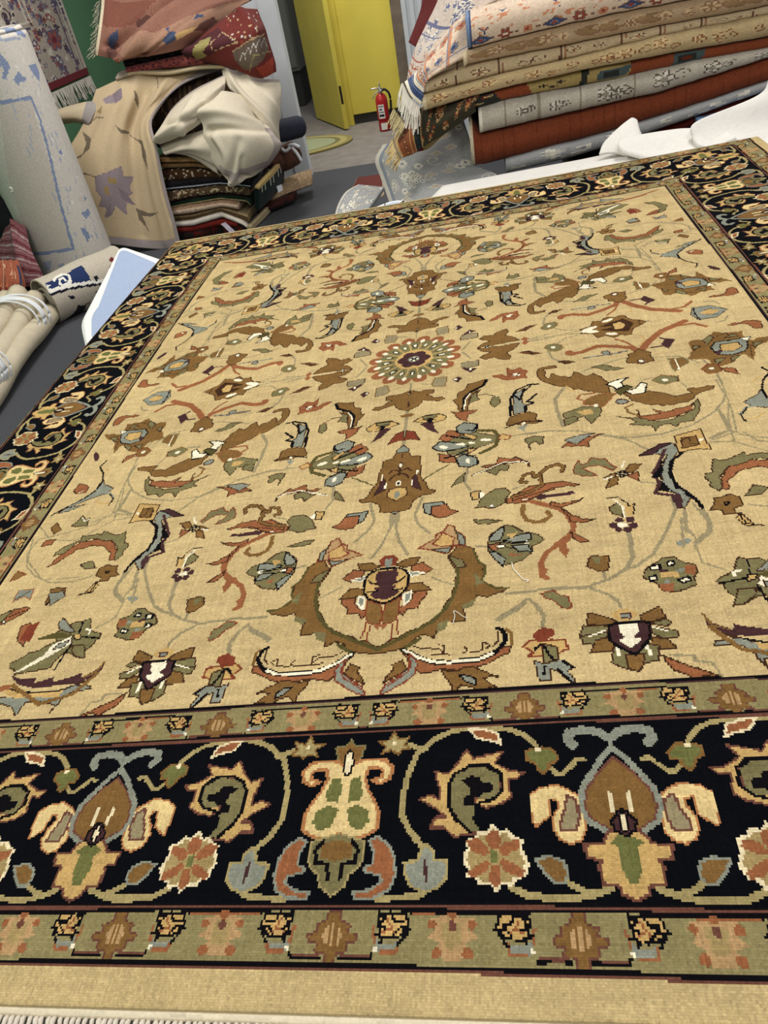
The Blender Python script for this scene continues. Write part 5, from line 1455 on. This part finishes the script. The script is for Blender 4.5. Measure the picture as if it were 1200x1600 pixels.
rp.poly('f', "515,820 570,870 560,930 500,985 430,1005 520,960 540,900", *K4); rp.line('f', 8, "560,770 600,735 650,735", *K4); rp.poly('f', "835,560 860,600 870,680 840,620", *K4); rp.line('f', 6, "980,480 985,550", *K4)
rp.poly('c', "640,620 690,590 720,640 660,650", *K4); rp.poly('d', "700,590 760,550 760,620 720,650", *K4); rp.poly('e', "600,700 640,660 630,710", *K4)
shell('rug_body', G, .012, canvas_colour(cv7, 1000, 1500, 4, .03), FLAT, bg_, back=(206, 196, 178))
# turned-over rolled hem at the left and the doubled fold along the top
G = grid_points(pts_at([[(86, 172, 3.5), (112, 164, 3.5), (140, 158, 3.48), (160, 160, 3.46)], [(88, 176, 3.42), (112, 170, 3.41), (136, 166, 3.4), (150, 172, 3.4)], [(92, 186, 3.40), (114, 184, 3.38), (130, 186, 3.36), (140, 192, 3.36)], [(98, 194, 3.44), (116, 192, 3.42), (128, 194, 3.40), (134, 200, 3.38)]]), 30, 24)
shell('turned_hem', G, .014, lambda s, t: np.where((s > .62)[:, None], lin((152, 146, 142)), lin((196, 180, 152))), FLAT, bg_)
G = grid_points(pts_at([[(180, 122, 3.56), (212, 112, 3.6), (262, 112, 3.6), (310, 104, 3.6), (350, 102, 3.56)], [(186, 112, 3.62), (214, 104, 3.68), (262, 106, 3.7), (310, 98, 3.7), (346, 98, 3.66)], [(192, 116, 3.7), (216, 108, 3.76), (262, 110, 3.78), (310, 102, 3.78), (340, 102, 3.74)]]), 40, 14)
shell('folded_top', G, .02, lambda s, t: np.where(((s < .16) | (t > .62))[:, None], lin((168, 156, 142)), lin((200, 182, 148))), FLAT, bg_)

# cream heap lying on the stack
ch = tag(bpy.data.objects.new('heaped_rug', None), 'cream rug with mauve hem heaped in folds on top of the left pile', 'rug'); col.objects.link(ch)
CR = (208, 197, 176)
def cream(hem=None, seed=2):
    rng = np.random.default_rng(seed)
    def f(s, t):
        c = np.tile(lin(CR), (len(s), 1)) * (1 + rng.normal(0, .025, (len(s), 1)))
        if hem is not None: c[hem(s, t)] = lin((168, 156, 150))
        return c
    return f
# right-hand back swath hanging over the right corner
G = heap([[(345, 104, 3.62), (372, 112, 3.62), (400, 122, 3.62), (436, 124, 3.64)], [(352, 128, 3.5), (378, 140, 3.46), (408, 146, 3.5), (440, 142, 3.62)], [(372, 160, 3.42), (396, 170, 3.38), (420, 172, 3.44), (438, 168, 3.6)], [(398, 196, 3.38), (414, 202, 3.35), (428, 202, 3.42), (436, 198, 3.58)], [(408, 226, 3.36), (422, 228, 3.35), (432, 226, 3.40), (438, 222, 3.56)]], 50, 50,
         [(.1, .1, .75, .9, .07, .035), (.4, .0, .95, .6, .07, .03), (.0, .4, .5, .9, .06, -.03)])
shell('back_swath', G, .014, cream(lambda s, t: t < .07), FLAT, ch)
# left roll of cloth
G = heap([[(252, 196, 3.42), (270, 168, 3.44), (300, 142, 3.46), (335, 124, 3.5), (352, 116, 3.56)], [(240, 214, 3.30), (262, 190, 3.27), (296, 164, 3.27), (330, 142, 3.32), (352, 128, 3.44)], [(240, 222, 3.24), (268, 206, 3.20), (302, 184, 3.22), (332, 160, 3.28), (350, 146, 3.4)], [(250, 226, 3.26), (284, 212, 3.24), (312, 194, 3.27), (330, 178, 3.34), (345, 164, 3.42)]], 60, 44,
         [(.1, .6, .9, .4, .08, .03), (.3, .9, .55, .2, .05, .03), (.55, .9, .7, .3, .04, -.02), (.2, .3, .5, .75, .05, -.025)])
shell('left_fold', G, .014, cream(lambda s, t: (t < .06)), FLAT, ch)
# central tumbling flap
G = heap([[(306, 160, 3.36), (330, 148, 3.34), (350, 142, 3.36), (380, 150, 3.42), (400, 168, 3.44)], [(302, 174, 3.28), (326, 166, 3.24), (352, 164, 3.25), (382, 172, 3.30), (404, 188, 3.38)], [(316, 194, 3.25), (336, 190, 3.2), (360, 190, 3.2), (390, 194, 3.24), (420, 198, 3.32)], [(318, 214, 3.24), (340, 214, 3.18), (366, 214, 3.17), (398, 214, 3.2), (432, 214, 3.3)], [(326, 236, 3.24), (346, 240, 3.18), (368, 246, 3.16), (396, 242, 3.2), (440, 228, 3.3)], [(330, 252, 3.25), (346, 266, 3.2), (364, 280, 3.18), (388, 268, 3.22), (424, 254, 3.32)], [(338, 262, 3.27), (350, 276, 3.22), (360, 292, 3.2), (392, 278, 3.26), (416, 262, 3.36)]], 70, 80,
         [(.05, .2, .9, .28, .05, .03), (.1, .42, .95, .40, .045, -.03), (.35, .95, .55, .55, .06, -.03), (.7, .95, .6, .7, .05, -.035), (.2, .5, .45, .9, .05, .02)])
shell('front_flap', G, .014, cream(lambda s, t: ((t > .78) & (t < .88) & (s > .2)) | ((s > .93) & (t > .35))), FLAT, ch)
# left lower tongue
G = heap([[(250, 228, 3.34), (275, 216, 3.32), (300, 208, 3.32), (326, 200, 3.30)], [(256, 238, 3.27), (284, 228, 3.24), (306, 222, 3.23), (330, 216, 3.24)], [(270, 240, 3.28), (296, 240, 3.25), (316, 246, 3.24), (336, 252, 3.25)], [(290, 242, 3.32), (306, 250, 3.3), (322, 260, 3.28), (340, 272, 3.27)]], 40, 30, [(.0, .4, .9, .5, .09, .02), (.3, .8, .9, .85, .06, -.02)])
shell('side_tongue', G, .014, cream(), FLAT, ch)
# peach/rust rug thrown on top
pal8 = dict(a=(138, 98, 84), b=(122, 78, 66), c=(158, 122, 102), d=(70, 80, 106), e=(96, 66, 60), f=(196, 160, 110), g=(204, 190, 164))
cv8 = Canvas(0, 0, 1000, 600, 5, pal8, 'a')
pr = tag(bpy.data.objects.new('thrown_rug', None), 'peach and rust rug with blue sprigs thrown on top of the left pile', 'rug'); col.objects.link(pr)
G = heap([[(160, -30, 3.85), (220, -40, 3.85), (290, -40, 3.85), (360, -40, 3.85), (420, -30, 3.9)], [(158, 10, 3.72), (200, 10, 3.74), (260, 0, 3.74), (330, -10, 3.76), (400, -6, 3.84)], [(154, 44, 3.62), (190, 46, 3.62), (240, 34, 3.6), (310, 16, 3.64), (370, 14, 3.76)], [(150, 72, 3.58), (186, 78, 3.55), (236, 66, 3.5), (290, 50, 3.55), (340, 46, 3.7)], [(148, 86, 3.58), (184, 92, 3.56), (230, 88, 3.52), (280, 78, 3.56), (316, 62, 3.7)]], 80, 60,
         [(.28, .95, .8, .05, .07, .06), (.15, .70, .6, .16, .05, -.08), (.5, .9, .9, .35, .05, .035), (.45, .98, .8, .5, .04, -.04), (.05, .1, .2, .9, .05, .02)])
r8 = RugPlan(cv8, G, 1000, 600); K3 = (100, 0, 3)
r8.poly('b', "180,0 430,0 380,60 330,110 280,125 200,130 175,110", *K3); r8.poly('c', "260,250 300,200 420,150 560,90 700,40 860,0 880,20 760,80 640,130 480,200 340,260", *K3)
r8.poly('e', "205,180 235,170 250,260 215,280 200,230", *K3); r8.poly('d', "215,170 250,140 260,180 225,230 205,210", *K3); r8.poly('d', "460,190 490,150 525,145 520,190 480,210", *K3); r8.line('d', 9, "490,150 480,135 495,132", *K3)
r8.poly('d', "605,95 625,65 655,65 650,80 620,90", *K3); r8.poly('e', "610,140 640,110 700,80 720,100 660,150", *K3); r8.poly('f', "530,190 600,150 620,130 560,140 520,165", *K3); r8.poly('e', "330,105 380,80 420,70 380,110", *K3)
cv8.poly('g', [0, 0, 30, 0, 30, 600, 0, 600])
shell('rug_body', G, .014, canvas_colour(cv8, 1000, 600, 5, .05), FLAT, pr, back=(120, 76, 60))
fringe('fringe', [at(157, 0, 3.73), at(153, 50, 3.62), at(148, 86, 3.57)], (-.05, -.01, -.02), pr, 40, (212, 202, 180), width=.005, seed=6, mname='cream_fringe')
# rose folded rug squeezed below it
folded_rug('folded_rug', [(196, 106), (250, 94), (300, 84), (345, 78)], [(196, 116), (250, 108), (300, 104), (345, 102)], 3.60, .45, speck((140, 74, 70), (84, 48, 56), 33, .25), 'rose pink folded rug squeezed between peach rug and beige rug', res=40, nprof=10, group='folded rugs in the left pile')
folded_rug('folded_rug', [(180, 96), (250, 84), (310, 66), (345, 56)], [(196, 107), (250, 95), (300, 85), (345, 79)], 3.66, .45, speck((38, 30, 34), (70, 60, 60), 34, .2), 'near-black folded rug under the peach rug of the left pile', res=40, nprof=10, group='folded rugs in the left pile')
# red kilim hanging at the right
pal9 = dict(a=(106, 50, 46), b=(80, 44, 48), c=(176, 150, 116), d=(190, 182, 176), e=(150, 140, 90), f=(104, 90, 78), g=(150, 66, 52))
cv9 = Canvas(0, 0, 800, 600, 5, pal9, 'a'); rnd = random.Random(9)
G = heap([[(330, 44, 3.66), (356, 24, 3.62), (380, 14, 3.62), (402, 14, 3.72)], [(300, 66, 3.62), (350, 50, 3.52), (392, 40, 3.54), (412, 40, 3.66)], [(284, 80, 3.6), (340, 76, 3.48), (396, 70, 3.48), (422, 70, 3.62)], [(300, 90, 3.6), (350, 98, 3.5), (398, 100, 3.48), (430, 96, 3.6)], [(330, 100, 3.6), (365, 108, 3.54), (405, 122, 3.52), (432, 112, 3.6)]], 60, 46, [(.1, .5, .9, .3, .1, .03), (.6, .0, .8, .9, .08, .025)])
r9 = RugPlan(cv9, G, 800, 600); K3 = (100, 0, 3)
r9.poly('b', "530,220 600,190 720,130 780,180 680,260 600,280 540,250", *K3); r9.poly('e', "610,220 640,190 690,170 680,210 650,240 670,260 630,280", *K3); r9.poly('b', "690,200 740,150 790,180 800,200 700,240", *K3, 'c', 6)
for k in range(34): x, y = rnd.uniform(760, 910), rnd.uniform(60, 210); q = r9.st((100 + x / 3, y / 3)); cv9.poly(rnd.choice('ccdgd'), [q[0] - 10, q[1], q[0], q[1] - 12, q[0] + 10, q[1], q[0], q[1] + 12])
r9.poly('f', "790,240 900,170 950,170 960,230 880,320 850,330 800,280", *K3); r9.line('c', 9, "790,240 860,190 940,160", *K3); r9.line('e', 7, "870,340 890,260 970,240", *K3)
for x, y in ((835, 270), (860, 245), (885, 225), (910, 205), (935, 200)): r9.line('d', 7, f"{x-12},{y+18} {x+4},{y-22} {x+18},{y+18}", *K3)
r9.poly('g', "900,320 980,270 990,360 940,380", *K3)
tag(shell('red_kilim', G, .014, canvas_colour(cv9, 800, 600, 6, .06), FLAT, back=(100, 50, 44)), 'red patterned flat-woven rug bunched beside the white post', 'rug')
# small things behind the right corner of the pile
dr = tube('rolled_rug', [at(425, 206, 3.75), at(445, 203, 3.85), at(466, 198, 4.0)], .075, mat('navy_cloth', (44, 48, 60), var=.15), n=18, res=12)
tag(dr, 'small dark navy roll sticking out beside the white post', 'rug')
br = tube('rolled_rug', [at(418, 240, 3.8), at(436, 250, 3.85), at(458, 240, 4.0)], .085, mat('brown_rug_roll', (86, 56, 44), var=.4, scale=40), n=16, res=12); tag(br, 'brown patterned roll tied with white ribbon behind the left pile', 'rug')
tagm = mat('white_ribbon', (226, 228, 232), bump=0, var=.02)
rb = tag(bpy.data.objects.new('ribbon', None), 'white ribbon bow on the brown roll beside the post', 'ribbon'); col.objects.link(rb)
for pts in ([(450, 228, 3.78), (458, 226, 3.76), (468, 230, 3.76)], [(456, 230, 3.76), (464, 240, 3.75), (471, 252, 3.75)], [(454, 230, 3.77), (446, 236, 3.77), (440, 232, 3.78)]): 
    tube('ribbon_strip', [at(*q) for q in pts], .012, tagm, rb, n=5, res=8)
# tan curled rug on the floor at the right corner
cu = tag(bpy.data.objects.new('curled_rug', None), 'tan jute-like rug curled on the floor at the right foot of the left pile', 'rug'); col.objects.link(cu)
G = grid_points(pts_at([[(404, 316, 3.75), (424, 312, 3.72), (448, 302, 3.8), (488, 288, 3.98)], [(410, 300, 3.85), (434, 292, 3.82), (460, 282, 3.92), (488, 272, 4.05)], [(424, 286, 4.0), (446, 278, 4.0), (466, 270, 4.08), (486, 264, 4.15)], [(430, 290, 4.1), (452, 284, 4.12), (470, 276, 4.2), (486, 270, 4.24)]]), 30, 26)
shell('rug_body', G, .018, speck((152, 128, 100), (176, 152, 120), 5, .3), WOOL, cu, back=(96, 78, 62))
G = grid_points(pts_at([[(396, 330, 3.6), (430, 322, 3.68), (464, 300, 3.85)], [(398, 318, 3.66), (430, 312, 3.72), (462, 296, 3.9)]]), 16, 8)
shell('lower_fold', G, .05, speck((74, 40, 36), (50, 36, 32), 6, .4), WOOL, cu)
for q in ((437, 292, 3.7), (441, 300, 3.68)):
    pass
tg = mesh_obj('price_tag', [at(432, 291, 3.60), at(440, 288, 3.66), at(442, 297, 3.66), at(435, 301, 3.60)], [(0, 1, 2, 3)], tagm, smooth=False)
tgm = tg.modifiers.new('t', 'SOLIDIFY'); tgm.thickness = .001; tag(tg, 'white paper tag hanging at the dark green rug edge', 'tag')
tg = mesh_obj('price_tag', [at(345, 350, 3.31), at(352, 347, 3.31), at(372, 366, 3.3), at(364, 368, 3.3)], [(0, 1, 2, 3)], mat('printed_tag', (200, 190, 205), var=.3, scale=80, bump=0), smooth=False)
tgm = tg.modifiers.new('t', 'SOLIDIFY'); tgm.thickness = .001; tag(tg, 'crumpled printed tag at the bottom of the left pile', 'tag')

# ------------------------------------------------------------------ left foreground: kilim roll, tied cream bundle, orange rugs
pal10 = dict(a=(186, 176, 160), b=(42, 54, 92), c=(228, 224, 214), d=(104, 44, 40), k=(34, 34, 46))
cv10 = Canvas(0, 0, 1000, 1000, 5, pal10, 'a')
# s along the roll, t round it
A0, A1 = np.array([-2.42, 2.06, .13]), np.array([-2.10, 2.52, .13]); ax_ = (A1 - A0) / np.linalg.norm(A1 - A0); sd = np.cross(ax_, [0, 0, 1.0])
n = 90; Gk = []
for w in np.linspace(0, 2 * math.pi, 121):
    # start at the underside, go up the far side, over the top, down the near side
    o_ = -sd * 0 + 0; e = -np.cos(w) * np.array([0, 0, 1.0]) - np.sin(w) * sd; e = e
    Gk.append([A0 + (A1 - A0) * t + e * (.13 - .004 * math.sin(9 * t)) for t in np.linspace(0, 1, n)])
kr = tag(bpy.data.objects.new('rolled_kilim', None), 'cream rolled rug with navy panel and white scroll lying on the floor', 'rug'); col.objects.link(kr)
Gk = np.array(Gk); fr = np.zeros(Gk.shape[:2], bool); fr[45:115] = True
ra = RugPlan(cv10, Gk, 1000, 1000, fr); K4 = (0, 340, 4)
ra.poly('b', "285,420 510,310 570,400 420,440 300,490", *K4); ra.line('c', 26, "295,475 420,435 560,412 665,395", *K4); ra.line('k', 16, "300,498 420,452 540,430 665,412", *K4)
ra.line('c', 22, "340,400 355,375 390,362 430,370 440,400 410,425 375,420 372,395 395,385 410,395", *K4); ra.poly('c', "290,430 320,420 300,445 320,450 295,470", *K4)
ra.poly('k', "580,375 600,365 612,385 595,400", *K4); ra.poly('k', "420,490 450,485 470,495 440,512", *K4); ra.poly('k', "590,460 615,450 635,460 610,475", *K4)
ra.poly('k', "400,655 440,600 470,570 480,545 520,540 540,530 500,585 460,625", *K4); ra.line('d', 9, "530,540 560,525 580,545", *K4); ra.line('k', 12, "690,300 680,370", *K4); ra.poly('d', "680,270 700,255 715,275 690,285", *K4)
shell('rug_body', Gk, .010, canvas_colour(cv10, 1000, 1000, 3, .04), FLAT, kr, face=(0, 0, 0))
K = 60; ang = np.linspace(0, 2 * math.pi * 3, K); q = np.linspace(.9, .1, K)
for end, off in ((A0, .01), (A1, -.01)):
    G = np.array([[end + ax_ * o2 + .13 * q[k] * (math.cos(ang[k]) * np.array([0, 0, 1.0]) + math.sin(ang[k]) * sd) for k in range(K)] for o2 in (off, off * 8)])
    shell('coiled_end', G, .01, plain((176, 166, 150)), FLAT, kr, face=(0, 0, 0))

cb = tag(bpy.data.objects.new('tied_rug_bundle', None), 'cream rug folded lengthwise and tied with white cord at the left edge', 'rug'); col.objects.link(cb)
M_cr = mat('cream_fold', (196, 184, 160), var=.07, scale=24, bump=.3)
rr_ = random.Random(2)
def bundle_line(off, z0, z1, r, wob=.0):
    P = []
    for t in np.linspace(0, 1, 7):
        c = np.array([-2.46, 2.02]) * (1 - t) + np.array([-2.26, .62]) * t
        P.append((c[0] + off + wob * math.sin(t * 6 + off * 40), c[1], z0 + (z1 - z0) * t + .012 * math.sin(t * 9 + off * 60)))
    tube('fold', P, r, M_cr, cb, n=12, res=40)
bundle_line(-.16, .20, .17, [.05, .062, .055, .065, .05]); bundle_line(-.07, .21, .17, [.055, .05, .06, .052, .056]); bundle_line(.015, .16, .12, [.06, .05, .058, .05, .056]); bundle_line(.075, .09, .07, [.055, .062, .054, .06, .05]); bundle_line(-.06, .09, .075, [.075, .07, .075, .07, .07]); bundle_line(-.18, .08, .07, [.07, .07, .07, .07, .065])
M_cord = mat('white_cord', (228, 230, 232), var=.05, scale=200, bump=.4)
for t0 in (.16, .62):
    c = np.array([-2.46, 2.02]) * (1 - t0) + np.array([-2.26, .62]) * t0
    for k in range(9):
        y = c[1] + (k - 4) * .010 + rr_.uniform(-.012, .012)
        tl = rr_.uniform(-.03, .03)
        P = [(c[0] - .055 + .190 * math.cos(w), y + .02 * math.sin(2 * w) + tl * math.cos(w), max(.006, .135 + .137 * math.sin(w))) for w in np.linspace(0, 2 * math.pi, 22)]
        tube('cord', P, .005, M_cord, cb, n=6, res=44)

pal11 = dict(a=(150, 84, 64), b=(116, 54, 46), c=(198, 160, 130), d=(48, 56, 84), e=(186, 110, 76))
cv11 = Canvas(0, 0, 600, 600, 5, pal11, 'a'); rnd = random.Random(12)
for k in range(70): x, y = rnd.uniform(0, 600), rnd.uniform(0, 600); cv11.line(rnd.choice('bbce'), 12, [x, y, x + rnd.uniform(-20, 20), y + rnd.uniform(10, 70)])
for x in (150, 420): cv11.line('d', 26, [x, 60, x + 10, 300]); cv11.line('c', 10, [x + 30, 0, x + 40, 600])
cv11.poly('d', [380, 420, 460, 380, 500, 470, 430, 520]); flower(cv11, 440, 450, 30, 'c', 'b', None, 6)
for i, (dx, lab) in enumerate(((0, 'orange red rug fold with navy dashes, rightmost above the tied cream rug'), (-9, 'orange red rug fold left of the navy dashed fold at the left edge'))):
    G = heap([[(4 + dx, 412, 2.3), (16 + dx, 408, 2.26), (30 + dx, 412, 2.3)], [(0 + dx, 440, 2.2), (20 + dx, 440, 2.14), (40 + dx, 446, 2.2)], [(-8 + dx, 480, 2.12), (14 + dx, 490, 2.06), (34 + dx, 490, 2.12)], [(-16 + dx, 520, 2.08), (4 + dx, 530, 2.0), (24 + dx, 530, 2.06)], [(-30 + dx, 570, 2.0), (-8 + dx, 580, 1.94), (10 + dx, 570, 1.98)]], 30, 40, [(.3, 0, .3, 1, .1, .03), (.75, 0, .7, 1, .1, .03)])
    tag(shell('orange_rug', G, .02, canvas_colour(cv11, 600, 600, 5 + i), WOOL, back=(120, 60, 44)), lab, 'rug', 'orange rug folds at the left edge')
# maroon striped rug with pale fringe against the wall
pal12 = dict(a=(112, 70, 74), b=(86, 40, 44), c=(150, 130, 130), d=(128, 92, 96))
cv12 = Canvas(0, 0, 400, 400, 5, pal12, 'a')
for k in range(14): cv12.line('bcd'[k % 3], 12, [0, 20 + k * 28, 400, 60 + k * 28])
mr_ = tag(bpy.data.objects.new('striped_rug', None), 'maroon and grey striped rug with pale fringe slumped by the green wall', 'rug'); col.objects.link(mr_)
G = heap([[(8, 356, 2.62), (22, 346, 2.6), (36, 352, 2.56)], [(-2, 384, 2.56), (24, 380, 2.46), (48, 388, 2.46)], [(-8, 414, 2.5), (28, 412, 2.38), (60, 416, 2.38)], [(-10, 450, 2.45), (30, 450, 2.32), (70, 444, 2.32)]], 30, 34, [(.5, 0, .6, 1, .12, .03)])
shell('rug_body', G, .02, canvas_colour(cv12, 400, 400, 5), FLAT, mr_)
fringe('fringe', [at(10, 366, 2.72), at(4, 385, 2.62), at(-6, 420, 2.5)], (-.05, 0, .01), mr_, 30, (206, 200, 186), width=.006, seed=7, mname='cream_fringe')
# dark bag-like roll in the corner at the frame edge
bk = tube('dark_roll', [(-2.84, 2.72, .02), (-2.84, 2.72, .4), (-2.84, 2.73, .60)], [.09, .10, .08], mat('black_cloth', (20, 20, 24), var=.2), n=16, res=16)
tag(bk, 'black cloth roll standing between the green wall and the striped rug', 'roll')
